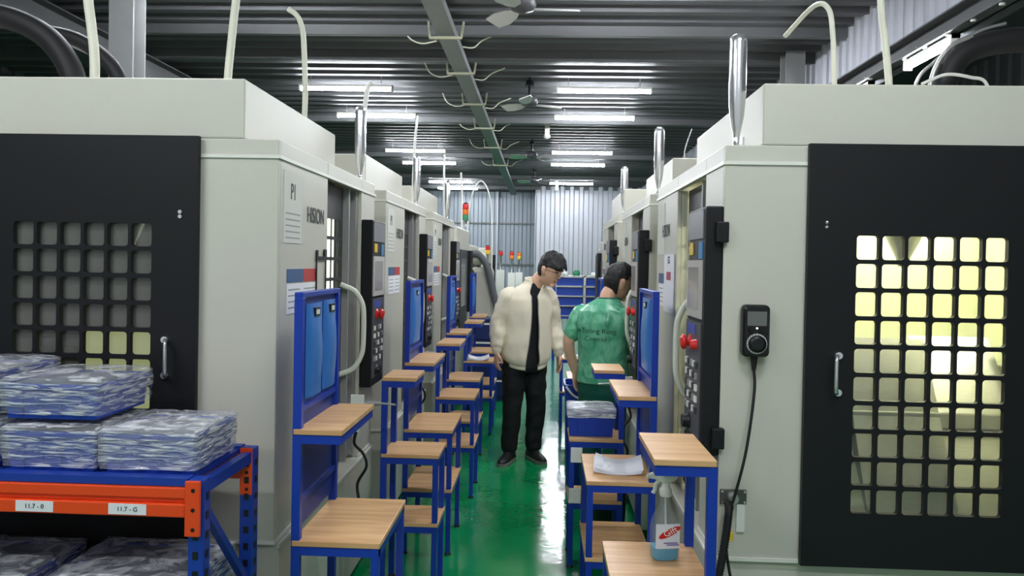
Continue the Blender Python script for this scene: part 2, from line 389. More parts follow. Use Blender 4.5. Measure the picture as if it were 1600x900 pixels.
#PART2
# ------------------------------------------------------------------ window plates
def rounded(cx, cz, w, h, r, k=3):
    out = []
    for sx, sz, a0 in ((1,1,0),(-1,1,PI/2),(-1,-1,PI),(1,-1,1.5*PI)):
        for j in range(k+1):
            a = a0+PI/2*j/k; out.append((cx+sx*(w/2-r)+r*math.cos(a), cz+sz*(h/2-r)+r*math.sin(a)))
    return out
def plate(u0, u1, z0, z1, us, zs, cw, ch, r, th, to3):
    """plate spanning u0..u1 x z0..z1 with rounded holes centred at us x zs; to3(u,z,depth) -> point"""
    m = MB(); pu = us[1]-us[0]; pz = zs[1]-zs[0]
    ub = [us[0]-pu/2+i*pu for i in range(len(us)+1)]; zb = [zs[0]-pz/2+i*pz for i in range(len(zs)+1)]
    lo, hi = min(zb), max(zb)
    for a, b, c, d in ((u0, ub[0], z0, z1), (ub[-1], u1, z0, z1), (ub[0], ub[-1], z0, lo), (ub[0], ub[-1], hi, z1)):
        P = [to3(a,c,0),to3(b,c,0),to3(b,d,0),to3(a,d,0),to3(a,c,th),to3(b,c,th),to3(b,d,th),to3(a,d,th)]
        m.add(P, [(0,3,2,1),(4,5,6,7),(0,1,5,4),(1,2,6,5),(2,3,7,6),(3,0,4,7)])
    for u in us:
        for z in zs:
            inner = rounded(u, z, cw, ch, r); n = len(inner); k = n//4
            a, b = abs(pu)/2, abs(pz)/2
            corners = [(u+a, z+b), (u-a, z+b), (u-a, z-b), (u+a, z-b)]
            for dep in (0, th):
                V = [to3(p[0], p[1], dep) for p in inner] + [to3(p[0], p[1], dep) for p in corners]; F = []
                for q in range(4):
                    for j in range(k-1): F.append((q*k+j, q*k+j+1, n+q))
                    F.append((q*k+k-1, ((q+1)*k) % n, n+(q+1) % 4, n+q))
                m.add(V, F)
            V = [to3(p[0], p[1], 0) for p in inner]+[to3(p[0], p[1], th) for p in inner]
            m.add(V, [(j, (j+1) % n, n+(j+1) % n, n+j) for j in range(n)])
    return m
# ------------------------------------------------------------------ machining centres
W = 1.5; DEP = 2.05
def machine(name, loc, rz, label, end=None, roof=(0, 1.15), full=True, sign=1, lamp=None, roof_in=.125, logo=True, liner=None, guard=1.03):
    """aisle face is the local x=0 plane looking +x; control panel at the local y=W end"""
    r = empty(name, loc, rz); tag(r, label, 'machine', 'machining centres along the aisle')
    dz0, dz1 = .60, 2.018; wx0, wx1 = -.93, -.435; wz1, wz0 = 1.716, .783
    body = MB()
    for y0, y1 in ((0, .02), (W-.02, W)):
        is_end = end is not None and (y0 == 0) == (end == 0)
        if is_end:
            body.box(-DEP, wx0-.03, y0, y1, .6, 2.018).box(wx1+.03, 0, y0, y1, .6, 2.018).box(wx0-.03, wx1+.03, y0, y1, .6, wz0-.03).box(wx0-.03, wx1+.03, y0, y1, wz1+.03, 2.018)
        else: body.box(-DEP, 0, y0, y1, .6, 2.018)
    body.box(-.02, 0, .02, .6, .6, 2.018).box(-.02, 0, 1.2, W-.02, .6, 2.018).box(-.02, 0, .6, 1.2, 1.95, 2.018)
    body.box(-.14, -.02, .58, .6, .6, 2.0).box(-.14, -.02, 1.2, 1.22, .6, 2.0)
    body.box(-DEP, -.02, .02, W-.02, 2.0, 2.018).box(-DEP, -DEP+.02, .02, W-.02, .6, 2.0)
    body.build('enclosure', PAINT, r, .004)
    MB().box(-DEP+.02, .015, .012, W-.012, .06, .6).build('base', PAINT, r, .006)
    MB().box(-DEP+.06, -.05, .06, W-.06, 0, .06).build('plinth', DARKP, r)
    for z in (1.951, .600):
        st = MB().box(-DEP, .006, -.006, 0, z, z+.012).box(-DEP, .006, W, W+.006, z, z+.012).box(0, .006, 0, .6, z, z+.012).box(0, .006, 1.2, W, z, z+.012)
        if z > 1: st.box(0, .006, .6, 1.2, z, z+.012)
        else: st.box(.014, .021, 0, W, z-.012, z)
        st.build('moulding', STRIP, r)
    MB().box(-DEP, -roof_in, roof[0], roof[1], 2.018, 2.228).build('roof_cover', PAINT, r, .006)
    # liner, machining table
    if full:
        li = MB().box(-1.72, -1.70, .03, W-.03, .62, 1.98).box(-1.70, -.16, .03, W-.03, 1.96, 1.98).box(-1.70, -.16, .03, W-.03, .62, .64)
        ye = (W-.05, W-.03) if end == 0 else (.03, .05)
        li.box(-1.70, -.16, ye[0], ye[1], .64, 1.96)
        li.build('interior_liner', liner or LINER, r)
        yt0, yt1 = (.42, 1.2)
        MB().box(-1.35, -.45, yt0, yt1, .64, 1.02).box(-1.4, -.4, yt0-.06, yt1+.06, 1.02, 1.08).box(-1.35, -1.0, yt0+.05, yt1-.3, 1.08, 1.22).box(-.8, -.5, yt0+.05, yt1-.3, 1.08, 1.18).build('machining_table', STEEL, r, .006)
        MB().lathe((-.95, .75, 1.62), [(.02, 0), (.03, .04), (.06, .1), (.085, .16), (.1, .2), (.1, .34)], 18).build('spindle', STEEL, r)
        gy0, gy1 = (.06, .34) if end == 0 else (W-.06, W-.42)
        for k in range(4):
            x0 = -1.5+k*.32; th_ = (.0, .09, -.05, .05)[k]
            gd = MB().add([(x0,gy0,.68),(x0+.315,gy0,.68),(x0+.315,gy1-th_,guard),(x0,gy1-th_,guard),(x0,gy0,.672),(x0+.315,gy0,.672),(x0+.315,gy1-th_,guard-.01),(x0,gy1-th_,guard-.01)], [(0,1,2,3),(7,6,5,4),(0,4,5,1),(2,6,7,3),(0,3,7,4),(1,5,6,2)])
            gd.build('chip_guard', STEEL, r)
        if lamp:
            for (a, b, c, d, e, f_), em in lamp: MB().box(a, b, c, d, e, f_).build('lamp_or_glow_panel', em, r)
    # black end door with its window grid
    if end is not None:
        yo, sg = (0, -1) if end == 0 else (W, 1)
        nx, nz = 6, 10; cw, ch = .073, .080
        us = [wx0+cw/2+i*(wx1-wx0-cw)/(nx-1) for i in range(nx)]; zs = [wz0+ch/2+i*(wz1-wz0-ch)/(nz-1) for i in range(nz)]
        dr = plate(-1.35, -.274, dz0, 2.022, us, zs, cw, ch, .011, .02, lambda u, z, d: (u, yo+sg*(.008+d), z)).build('side_door', BLACKP, r)
        bars = MB()
        src = None
        for u in us:
            for z in zs:
                if src is None:
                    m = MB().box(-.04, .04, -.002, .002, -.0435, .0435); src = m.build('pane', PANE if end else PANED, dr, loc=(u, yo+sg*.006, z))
                else: share('pane', src, (u, yo+sg*.006, z), dr)
        hx = -.37
        MB().tube(curve([(hx-.012, yo+sg*.028, 1.313), (hx-.002, yo+sg*.05, 1.313), (hx+.006, yo+sg*.066, 1.305), (hx+.008, yo+sg*.07, 1.28), (hx+.008, yo+sg*.07, 1.225), (hx+.006, yo+sg*.066, 1.197), (hx-.002, yo+sg*.05, 1.189), (hx-.012, yo+sg*.028, 1.189)], 4), .0065, 8).lathe((hx-.012, yo+sg*.033, 1.313), [(.012, -.005), (.012, .006)], 10, 'y').lathe((hx-.012, yo+sg*.033, 1.189), [(.012, -.005), (.012, .006)], 10, 'y').build('door_handle', CHROME, dr)
        if end: MB().tube(curve([(-1.06, yo+.028, 1.313), (-1.03, yo+.06, 1.305), (-1.03, yo+.06, 1.197), (-1.06, yo+.028, 1.189)], 4), .0065, 8).build('door_handle', CHROME, dr)
        for zz in (1.742, 1.758): MB().lathe((-.335, yo+sg*.028, zz), [(.007, -.004), (.006, .004), (.001, .006)], 10, 'y').build('screw', CHROME, dr)
    # sliding aisle door: dark frame, grid of slots, glass, bent handle
    xd = -.05
    us = [.645+i*.078 for i in range(5)]; zs = [.80+i*.095 for i in range(11)]
    fd = plate(.605, 1.195, .62, 1.948, us, zs, .062, .080, .006, .002, lambda u, z, d: (xd-d, u, z)).build('front_door', DARKP, r)
    MB().box(xd-.007, xd-.004, .606, 1.0, .74, 1.80).build('glass', PANE if full else PANED, fd)
    if not full: MB().box(-.6, -.58, .605, 1.195, .62, 1.95).build('inner_wall', LINER, r)
    MB().box(xd, xd+.03, 1.03, 1.05, .62, 1.948).box(xd, xd+.03, 1.165, 1.195, .62, 1.948).build('door_rail', mat('door_rail', (150, 150, 148), .5), fd)
    MB().tube(curve([(xd+.005, .99, 1.485), (.02, 1.0, 1.455), (.055, 1.01, 1.40), (.065, 1.01, 1.34), (.065, 1.01, 1.20), (.055, 1.01, 1.14), (.02, 1.0, 1.08), (xd+.005, .99, 1.05)], 5), .013, 10).build('door_handle', mat('handle_cream', (226, 228, 214), .35), fd)
    # control panel
    cp = MB().box(0, .06, 1.205, W, .955, 1.81).build('control_panel', BLACKP, r, .006)
    xf = .0605
    MB().box(xf-.001, xf+.004, 1.215, W-.03, 1.70, 1.80).build('logo_plate', mat('panel_grey', (126, 124, 130), .45), cp)
    MB().box(xf-.001, xf+.003, 1.24, 1.30, 1.645, 1.69).build('sticker', YEL, cp); MB().box(xf-.001, xf+.003, 1.40, 1.46, 1.63, 1.69).build('sticker', mat('sticker_blue', (60, 130, 180), .5), cp)
    MB().box(xf-.001, xf+.006, 1.215, W-.035, 1.42, 1.625).build('screen_bezel', mat('bezel', (196, 190, 186), .4), cp)
    MB().box(xf+.005, xf+.0075, 1.24, W-.08, 1.45, 1.60).build('screen', mat('screen_glass', (170, 165, 162), .15), cp)
    MB().box(xf-.001, xf+.004, 1.215, W-.035, 1.00, 1.405).build('key_plate', mat('key_plate', (84, 84, 90), .45), cp)
    MB().box(xf+.003, xf+.006, 1.24, 1.38, 1.36, 1.395).build('sticker', mat('sticker_navy', (70, 84, 170), .5), cp)
    MB().lathe((xf, 1.30, 1.325), [(.028, 0), (.028, .008), (.014, .012), (.014, .02), (.027, .024), (.027, .034), (.018, .04)], 16, 'x').build('emergency_stop', RED, cp)
    MB().lathe((xf, 1.40, 1.325), [(.02, 0), (.016, .02), (.012, .025)], 14, 'x').build('emergency_stop', ORG if sign > 0 else RED, cp)
    ks = None
    for i in range(5):
        for j in range(5):
            p = (xf+.004, 1.25+j*.042, 1.255-i*.04)
            mm = (WHITE, INK, ALU, WHITE, INK)[(i*3+j) % 5]
            MB().box(-.001, .007, -.013, .013, -.011, .011).build('key', mm, cp, loc=p)
    MB().lathe((xf, 1.30, 1.035), [(.03, 0), (.03, .01), (.024, .014), (.024, .03)], 16, 'x').build('knob', BLK, cp)
    for zz in (1.02, 1.72): MB().box(-.012, .03, W+.0005, W+.03, zz-.035, zz+.035).build('hinge', BLACKP, cp, .004)
    # chrome gas spring housing standing on the roof above the control panel
    cy = W-.1
    MB().lathe((-.06, cy, 2.018), [(.02, 0), (.02, .01), (.011, .015), (.011, .05), (.013, .06), (.024, .11), (.028, .16), (.03, .20), (.03, .375), (.026, .395), (.012, .405)], 20).build('roof_cylinder', CHROME, r)
    MB().box(-.075, -.045, cy-.03, cy+.03, 2.018, 2.03).box(-.085, -.078, cy-.012, cy+.012, 2.03, 2.06).build('cylinder_foot', ALU, r)
    # aisle-face print
    if logo:
        text('nameplate', 'HISION', .088, (.0025, .43 if sign > 0 else .30, 1.775), (PI/2, 0, PI/2), INK, r, .78)
    MB().box(0, .002, .05, .25, 1.66, 1.92).build('notice', mat('notice_paper', (214, 214, 206), .7), r)
    if logo and sign > 0:
        text('notice_print', 'P1', .085, (.003, .15, 1.845), (PI/2, 0, PI/2), INK, r, .7)
        for k in range(5): MB().box(.002, .0026, .07, .23, 1.765-k*.022, 1.77-k*.022).build('notice_line', mat('faint_ink', (160, 160, 158), .7), r)
    MB().box(0, .002, .095, .275, 1.515, 1.565).build('warning_sticker', mat('sticker_steel', (62, 96, 140), .5), r)
    MB().box(0, .002, .285, .445, 1.515, 1.565).build('warning_sticker', mat('sticker_red', (190, 60, 60), .5), r)
    MB().box(0, .002, .095, .445, 1.40, 1.51).build('instruction_card', PAPER, r)
    for k in range(4): MB().box(.002, .0026, .11, .24, 1.42+k*.022, 1.425+k*.022).box(.002, .0026, .29, .43, 1.42+k*.022, 1.425+k*.022).build('print_line', mat('faint_ink', (160, 160, 158), .7), r)
    return r
WL = emit('work_lamp_glow', (255, 254, 228), LAMP_R); WL2 = emit('work_lamp_dim', (255, 252, 200), LAMP_L)
ML1 = machine('machining_centre', (-.925, 2.6, 0), 0, 'large pale grey machining centre with black window door, nearest on the left', end=0,
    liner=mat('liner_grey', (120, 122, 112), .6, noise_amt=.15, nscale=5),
    lamp=[((-.90, -.56, .345, .355, .90, 1.305), emit('pane_glow_panel', (236, 242, 186), .55)), ((-.46, -.17, 1.43, 1.448, .80, 1.84), emit('slot_glow_panel', (250, 252, 244), 1.3))])  # glowing panels added so the end panes and aisle door slots look lit
MR1 = machine('machining_centre', (.613, 2.6+W, 0), PI, 'large pale grey machining centre with brightly lit black door, nearest on the right', end=1, roof=(.38, W), sign=-1, guard=1.34,
    lamp=[((-1.5, -.3, .2, .26, 1.90, 1.955), WL), ((-1.5, -.3, 1.30, 1.36, 1.90, 1.955), WL)])
for k, (y, lab) in enumerate(((4.4, 'second pale grey machining centre on the left, beyond the gap'), (6.2, 'third pale grey machining centre on the left'))):
    machine('machining_centre', (-.925+.012*k, y, 0), 0, lab, full=False)
for k, (y, lab) in enumerate(((4.4, 'second pale grey machining centre on the right, where the man in green works'), (6.2, 'third pale grey machining centre on the right'))):
    machine('machining_centre', (.613-.01*k, y+W, 0), PI, lab, full=False, roof=(.38, W), sign=-1, roof_in=.125 if k == 0 else .05)
# extra paper slips on the right machine's aisle face
m = MB().box(.6050, .6100, 3.53, 3.80, 1.38, 1.66).build('document_sleeve', PAPER); tag(m, 'white paper sleeve hung on the right machine beside its lit door', 'paper')
text('sleeve_print', 'GS', .05, (.6040, 3.66, 1.63), (PI/2, 0, -PI/2), mat('navy_ink', (40, 44, 90), .6), m)
MB().box(.6040, .6052, 3.60, 3.72, 1.535, 1.575).build('sleeve_stamp', mat('stamp_red', (170, 70, 90), .6), m)

# ------------------------------------------------------------------ step tables along the aisle
LEG = .026
def step_table(x_wall, x_aisle, y0, y1, label, panel=False, name='step_table', up=.158):
    """x_wall: machine side, x_aisle: aisle side"""
    s = 1 if x_aisle > x_wall else -1; Wd = abs(x_aisle-x_wall); D = y1-y0
    r = empty(name, (x_wall, y0, 0)); r.scale = (1, 1, 1)
    X = lambda v: s*v
    tag(r, label, 'table', 'blue step tables along the aisle')
    def rails(z, w):
        m = MB()
        m.box(X(0), X(w), 0, .02, z-.048, z-.018).box(X(0), X(w), D-.02, D, z-.048, z-.018).box(X(w-.02), X(w), .02, D-.02, z-.048, z-.018).box(X(0), X(.02), .02, D-.02, z-.048, z-.018)
        return m
    for nm, z, w in (('table_top', .686, Wd), ('upper_shelf', 1.05, up), ('lower_shelf', .36, Wd)):
        MB().box(X(.002), X(w+.004), -.004, D+.004, z-.018, z).build(nm, WOOD, r, .002)
        rails(z, w).build('rail', BLUE, r)
    htop = 1.476 if panel else 1.032
    for yy in (0, D-LEG):
        MB().box(X(-.002), X(LEG), yy-.001, yy+LEG+.001, .012, htop).build('leg', BLUE, r, .002)
        MB().box(X(Wd-LEG), X(Wd), yy-.001, yy+LEG+.001, .012, .668).build('leg', BLUE, r, .002)
        for xx in (LEG/2, Wd-LEG/2): MB().lathe((X(xx), yy+LEG/2, 0), [(.018, 0), (.018, .008), (.008, .012), (.008, .03)], 10).build('foot', BLK, r)
    if panel:
        MB().box(X(-.002), X(LEG), 0, D, 1.476, 1.494).build('top_rail', BLUE, r, .002)
        MB().box(X(.011), X(.013), LEG, D-LEG, .72, 1.476).build('perforated_panel', PERF, r)
        for zz in (.80, 1.10): MB().box(X(.002), X(.022), LEG, D-LEG, zz, zz+.02).build('cross_rail', BLUE, r)
    return r
st = [(-.80, -.513, 2.415, 2.87, 1, 'blue step table with perforated back panel and beech shelves, nearest on the left'),
      (-.752, -.478, 3.55, 3.81, 0, 'small blue step table without back panel, second on the left'),
      (-.744, -.478, 4.09, 4.56, 1, 'blue step table with back panel, third on the left'),
      (-.712, -.447, 5.10, 5.48, 0, 'blue step table without back panel, fourth on the left'),
      (-.745, -.482, 5.88, 6.30, 1, 'blue step table with back panel, fifth on the left'),
      (-.72, -.45, 7.0, 7.35, 0, 'blue step table without panel, sixth on the left, beside the man in cream'),
      (-.745, -.482, 7.75, 8.2, 1, 'blue step table with back panel, farthest on the left'),
      (.508, .218, 2.165, 2.505, 0, 'blue step table holding the spray bottle, nearest on the right'),
      (.492, .206, 3.20, 3.66, 1, 'blue step table with panel and papers on it, second on the right'),
      (.442, .160, 3.98, 4.24, 0, 'blue step table carrying the wrapped crate, third on the right'),
      (.50, .22, 6.1, 6.5, 1, 'blue step table with panel behind the man in green'),
      (.47, .19, 7.4, 7.7, 0, 'blue step table farthest away on the right')]
for a, b, c, d, p, lab in st: step_table(a, b, c, d, lab, bool(p), up=.176 if 'spray bottle' in lab else .158)
# blue document pockets hanging on the panels
def pocket(x, y, z0, z1, wd, side, label):
    r = empty('document_pocket', (x, y, 0)); tag(r, label, 'pocket', 'blue document pockets')
    rings = []
    for k in range(7):
        z = z1+(z0-z1)*k/6; b = .012*math.sin(PI*k/6)+.004*k/6
        rings.append([Vector((side*.004, -wd/2, z)), Vector((side*(.006+b), -wd/4, z)), Vector((side*(.008+b), wd/4, z)), Vector((side*.006, wd/2, z)), Vector((side*.002, wd/2, z)), Vector((side*.001, -wd/2, z))])
    MB().loft(rings).build('sheet', POCKET, r)
    MB().box(side*.006, side*.016, -.025, .03, z1-.045, z1-.015).build('clip', BLK, r); MB().box(side*.016, side*.018, -.015, .018, z1-.038, z1-.022).build('clip_tag', WHITE, r)
pocket(-.787, 2.57, 1.135, 1.452, .17, 1, 'light blue document pocket on the nearest panel, closer to the viewer')
pocket(-.787, 2.755, 1.135, 1.455, .15, 1, 'light blue document pocket on the nearest panel, farther one')
pocket(-.731, 4.33, 1.14, 1.452, .30, 1, 'light blue document pocket on the second left panel')
pocket(-.732, 6.09, 1.14, 1.452, .26, 1, 'light blue document pocket on the third left panel')
pocket(.479, 3.43, 1.135, 1.455, .30, -1, 'light blue document pocket on the right panel beside the man in green')
pocket(-.732, 7.97, 1.14, 1.452, .28, 1, 'light blue document pocket on the farthest left panel')
#PART3

m = empty('card_frame', (-.925, 3.11, 0)); tag(m, 'thin black card frame on the left machine beside its door', 'frame')
MB().box(.003, .007, -.075, -.066, 1.34, 1.60).build('bar', BLK, m); MB().box(.003, .007, .055, .064, 1.34, 1.62).build('bar', BLK, m); MB().box(.003, .008, -.075, .064, 1.60, 1.615).build('bar', BLK, m); MB().box(.003, .008, -.075, -.055, 1.615, 1.64).build('bar', BLK, m); MB().box(.003, .008, .03, .064, 1.615, 1.645).build('bar', BLK, m)
# ------------------------------------------------------------------ storage rack with wrapped crates
def rack():
    r = empty('storage_rack', (-.94, 2.08, 0)); tag(r, 'low storage rack with blue posts and an orange beam, lower left', 'rack')
    L = 1.5; D = .41
    def post(x, y):
        m = MB().box(x-.045, x, y, y+.045, .0, .975)
        o = m.build('post', BLUE2, r, .003)
        h = MB()
        for k in range(16):
            z = .10+k*.055; h.box(x-.0305, x-.0145, y-.0015, y+.002, z-.011, z+.011).box(x-.002, x+.0015, y+.014, y+.031, z-.011, z+.011)
        h.build('slots', BLK, o)['kind'] = 'stuff'
    for x in (0, -L):
        for y in (0, D-.045): post(x, y)
    for x in (-.022, -L-.022+.0):
        MB().bar((x, .02, .945), (x, D-.02, .945), .03, .035).bar((x, .03, .10), (x, D-.03, .52), .022).bar((x, D-.03, .52), (x, .03, .90), .022).bar((x, .02, .1), (x, D-.02, .1), .03).build('side_brace', BLUE2, r)
    for y, nm in ((-.004, 'beam'), (D-.03, 'beam')):
        for zt in (.955, .43):
            m = MB().box(-L, -.046, y-.012, y+.034, zt-.03, zt).box(-L, -.046, y-.002, y+.034, zt-.045, zt-.03).box(-L, -.046, y-.016, y+.034, zt-.082, zt-.045)
            b = m.build('beam', ORANGE, r, .003)
            e = MB().box(-.046, -.004, y-.016, y-.004, zt-.135, zt+.02).build('end_plate', ORANGE, b, .002)
            for q in range(3): MB().lathe((-.022, y-.0165, zt-.115+q*.055), [(.006, -.001), (.006, .001)], 8, 'y').build('hole', BLK, b)
            if y < 0 and zt > .9:
                for lx, tx in ((-.475, '11.7 - 0'), (-.208, '11.7 - G')):
                    s = MB().box(lx-.054, lx+.054, y-.0185, y-.016, .878, .908).build('label_sticker', PAPER, b)
                    text('sticker_print', tx, .018, (lx, y-.019, .893), (PI/2, 0, 0), INK, b, 1.0)
    for zt in (.957, .432):
        for k in range(5):
            x0 = -.05-k*(L-.05)/5; MB().box(x0-(L-.05)/5+.004, x0-.002, .034, D-.034, zt, zt+.014).build('deck_panel', BLUE2, r)
        MB().box(-L, -.046, -.006, .034, zt, zt+.022).box(-L, -.046, D-.034, D, zt, zt+.022).build('deck_edge', BLUE2, r)
    MB().box(-L, -.26, D+.005, D+.012, .05, .86).build('dark_backing', mat('rack_interior_dark', (12, 12, 13), .7), r)  # added black sheet, stands in for the shaded interior of the rack
rack()
FILM = film_mat('stretch_film', .28); FILM2 = film_mat('stretch_film_milky', .55)
CRATE = mat('crate_blue', (28, 62, 165), .4, noise_amt=.1, nscale=10)
PART = mat('packed_parts', (150, 156, 170), .4, .5, noise_amt=.3, nscale=40)
def crate(x0, x1, y0, y1, z0, z1, label, film=FILM, rz=0., group='film-wrapped blue crates', seed=0, zf=.12):
    cx, cy = (x0+x1)/2, (y0+y1)/2; hx, hy, H = (x1-x0)/2, (y1-y0)/2, z1-z0
    r = empty('wrapped_crate', (cx, cy, z0), rz); tag(r, label, 'crate', group)
    m = MB(); t = .006
    def rr(k, dx=0): return [Vector((sx*(hx*k-dx), sy*(hy*k-dx), 0)) for sx, sy in ((-1,-1),(1,-1),(1,1),(-1,1))]
    Z = lambda r_, z: [p+Vector((0,0,z)) for p in r_]
    m.loft([Z(rr(.92), 0), Z(rr(.96), H-.03), Z(rr(1.), H-.03), Z(rr(1.), H-.012), Z(rr(1., .012), H-.012), Z(rr(.9), .01)], smooth=False)
    for sx in (-.6, -.2, .2, .6): m.box(sx*hx-.004, sx*hx+.004, -hy*.985, -hy*.94, .01, H-.03)
    m.build('bin', CRATE, r, .003)
    MB().box(-hx*.9, hx*.9, -hy*.9, hy*.9, H*.5, H-.014).build('contents', PART, r)
    f = MB(); n = 14; e = .005
    rings = []
    prm = []
    for sx0, sy0, sx1, sy1 in ((-1,-1,1,-1),(1,-1,1,1),(1,1,-1,1),(-1,1,-1,-1)):
        for k in range(n): prm.append((sx0+(sx1-sx0)*k/n, sy0+(sy1-sy0)*k/n))
    def wob(p, k): return noise.noise(Vector((p[0]*3+seed*7, p[1]*3, k*1.7+seed)))*.006
    for kz in range(7):
        z = H*(zf+(1-zf)*kz/6); q = .975+.03*min(1, kz/3)
        rings.append([Vector((a*(hx*q+e+wob((a, b), kz)), b*(hy*q+e+wob((b, a), kz)), z+wob((a, b), kz+9)*.6)) for a, b in prm])
    for q, dz in ((.97, .006), (.8, .010), (.55, .012), (.25, .014), (.02, .014)):
        rings.append([Vector((a*hx*q, b*hy*q, H+dz+wob((a*q*2, b*q*2), 3)*.9)) for a, b in prm])
    f.loft(rings, cap=False).build('stretch_film', film, r)
    return r
crate(-1.262, -.985, 2.12, 2.40, .972, 1.10, 'film-wrapped blue crate alone at the right end of the rack top', FILM2, seed=1)
crate(-1.55, -1.278, 2.12, 2.40, .972, 1.100, 'film-wrapped blue crate on the rack under another crate', FILM, seed=2)
crate(-1.56, -1.272, 2.12, 2.41, 1.124, 1.238, 'film-wrapped blue crate stacked on top of another on the rack', FILM, seed=3)
crate(-1.86, -1.582, 2.13, 2.42, .972, 1.110, 'film-wrapped crate at the left edge of the rack top, lower one', FILM, seed=4)
crate(-1.885, -1.592, 2.14, 2.42, 1.134, 1.264, 'film-wrapped crate at the left picture edge, topmost of its stack', FILM, seed=5)
DKF = FILM
crate(-1.42, -1.0, 2.12, 2.44, .45, .665, 'wide film-wrapped crate on the lower rack level, behind the blue post', FILM, seed=6)
crate(-1.88, -1.50, 2.12, 2.43, .45, .66, 'film-wrapped crate on the lower rack level at the picture corner', FILM, seed=7)
crate(.150, .398, 4.02, 4.20, .688, .84, 'film-topped blue crate on the third table on the right', film_mat('stretch_film_white', 1.), seed=8, zf=.66)

# ------------------------------------------------------------------ spray bottle, papers, small things
def spray_bottle():
    r = empty('spray_bottle', (.398, 2.375, .6865), .15); tag(r, 'clear spray bottle of blue cleaner with a red label on the near right table', 'bottle'); r.scale = (1.16, 1.16, 1.0)
    def ring(w, d, z, n=20):
        out = []
        for k in range(n):
            a = 2*PI*k/n; c, s_ = math.cos(a), math.sin(a)
            out.append(Vector((w*math.copysign(abs(c)**.6, c), d*math.copysign(abs(s_)**.6, s_), z)))
        return out
    MB().loft([ring(.030,.022,0), ring(.038,.027,.006), ring(.039,.028,.06), ring(.039,.028,.10), ring(.034,.025,.125), ring(.022,.018,.155), ring(.014,.013,.175), ring(.013,.013,.20)]).build('bottle_body', glass_mat('clear_plastic', (.93, .96, .97), .10, .06, milk=.10), r)
    MB().loft([ring(.033,.024,.003), ring(.035,.025,.008), ring(.036,.0255,.035), ring(.036,.0255,.04)]).build('liquid', mat('blue_liquid', (30, 170, 215), .15), r)
    lab = []
    for z in (.042, .118):
        lab.append([Vector((x, -.0292+abs(x)**3*60, z)) for x in [(-.033+.066*k/8) for k in range(9)]])
    MB().loft(lab, closed_ring=False, cap=False).build('label', mat('label_white', (228, 232, 240), .4), r)
    e = []
    for q in (1., .02): e.append([Vector((.004+q*(.034*math.cos(a)*.86-.011*math.sin(a)*.5), -.0302, .092+q*(.034*math.cos(a)*.5+.011*math.sin(a)*.86))) for a in [2*PI*k/24 for k in range(24)]])
    MB().loft(e, cap=False).build('red_oval', RED, r)
    t = text('label_print', 'Gift', .026, (.006, -.0308, .094), (PI/2, -.5, 0), WHITE, r)
    MB().box(-.012, .026, -.0305, -.0298, .058, .061).box(-.004, .030, -.0305, -.0298, .052, .055).build('label_line', mat('violet_ink', (110, 90, 170), .5), r)
    MB().lathe((0,0,.196), [(.016,0),(.017,.004),(.017,.022),(.012,.026),(.010,.05)], 16).build('collar', WHITE, r)
    MB().loft([[Vector((x, y*w, z0+h)) for y, h in ((-1,0),(1,0),(1,1e-3+hh),(-1,1e-3+hh))] for x, w, z0, hh in ((.030,.009,.252,.014),(.018,.011,.243,.028),(-.010,.012,.240,.033),(-.030,.009,.250,.020),(-.044,.007,.252,.014))], smooth=False).build('spray_head', WHITE, r, .002)
    MB().tube(curve([(-.018, 0, .243), (-.028, 0, .232), (-.030, 0, .215), (-.036, 0, .205)]), [.006]*19, 8).build('trigger', WHITE, r)
    MB().lathe((-.044, 0, .259), [(.008, -.008), (.008, .004)], 10, 'x').build('nozzle', WHITE, r)
    MB().tube([(0,0,.2),(.004,0,.01)], .003, 6).build('dip_tube', WHITE, r)
spray_bottle()
def sheet(name, cx, cy, z, w, d, rz, label, lift=.012, mat_=PAPER, n=5, cat='paper'):
    r = empty(name, (cx, cy, z), rz); tag(r, label, cat)
    for q in range(3):
        rings = []
        for i in range(n+1):
            x = -w/2+w*i/n; h = lift*(abs(x)/(w/2))**2*(1+.4*q)
            rings.append([Vector((x+q*.004, -d/2+q*.005, .001+q*.002+h)), Vector((x+q*.004, d/2+q*.003, .001+q*.002+h*1.3)), Vector((x+q*.004, d/2+q*.003, .0003+q*.002+h*1.3)), Vector((x+q*.004, -d/2+q*.005, .0003+q*.002+h))])
        MB().loft(rings).build('sheet', mat_, r)
    for k in range(6): MB().box(-w*.05, w*.42, -d*.4+k*d*.14, -d*.4+k*d*.14+.003, .0062+lift*.12, .0066+lift*.12).build('print_line', mat('faint_ink', (160, 160, 158), .7), r)
sheet('paper_stack', .352, 3.42, .687, .21, .25, -.08, 'loose white printed sheets lying on the second right table')
sheet('paper_stack', -.60, 7.16, .687, .2, .26, .1, 'white papers on the sixth left table')
sheet('paper_stack', .33, 7.55, .687, .2, .2, .1, 'white papers on the farthest right table')
for x, z, lab in ((.196, .600, 'white card clipped under the top of the third right table'), (.190, .385, 'white card standing on the lower shelf of the third right table')):
    o = MB().add([(x-.03,3.974,z-.04),(x+.03,3.974,z-.04),(x+.03,3.970,z+.04),(x-.03,3.970,z+.04),(x-.03,3.976,z-.04),(x+.03,3.976,z-.04),(x+.03,3.972,z+.04),(x-.03,3.972,z+.04)], [(0,1,2,3),(7,6,5,4),(0,4,5,1),(2,6,7,3),(0,3,7,4),(1,5,6,2)]).build('tag_card', WHITE); tag(o, lab, 'card')
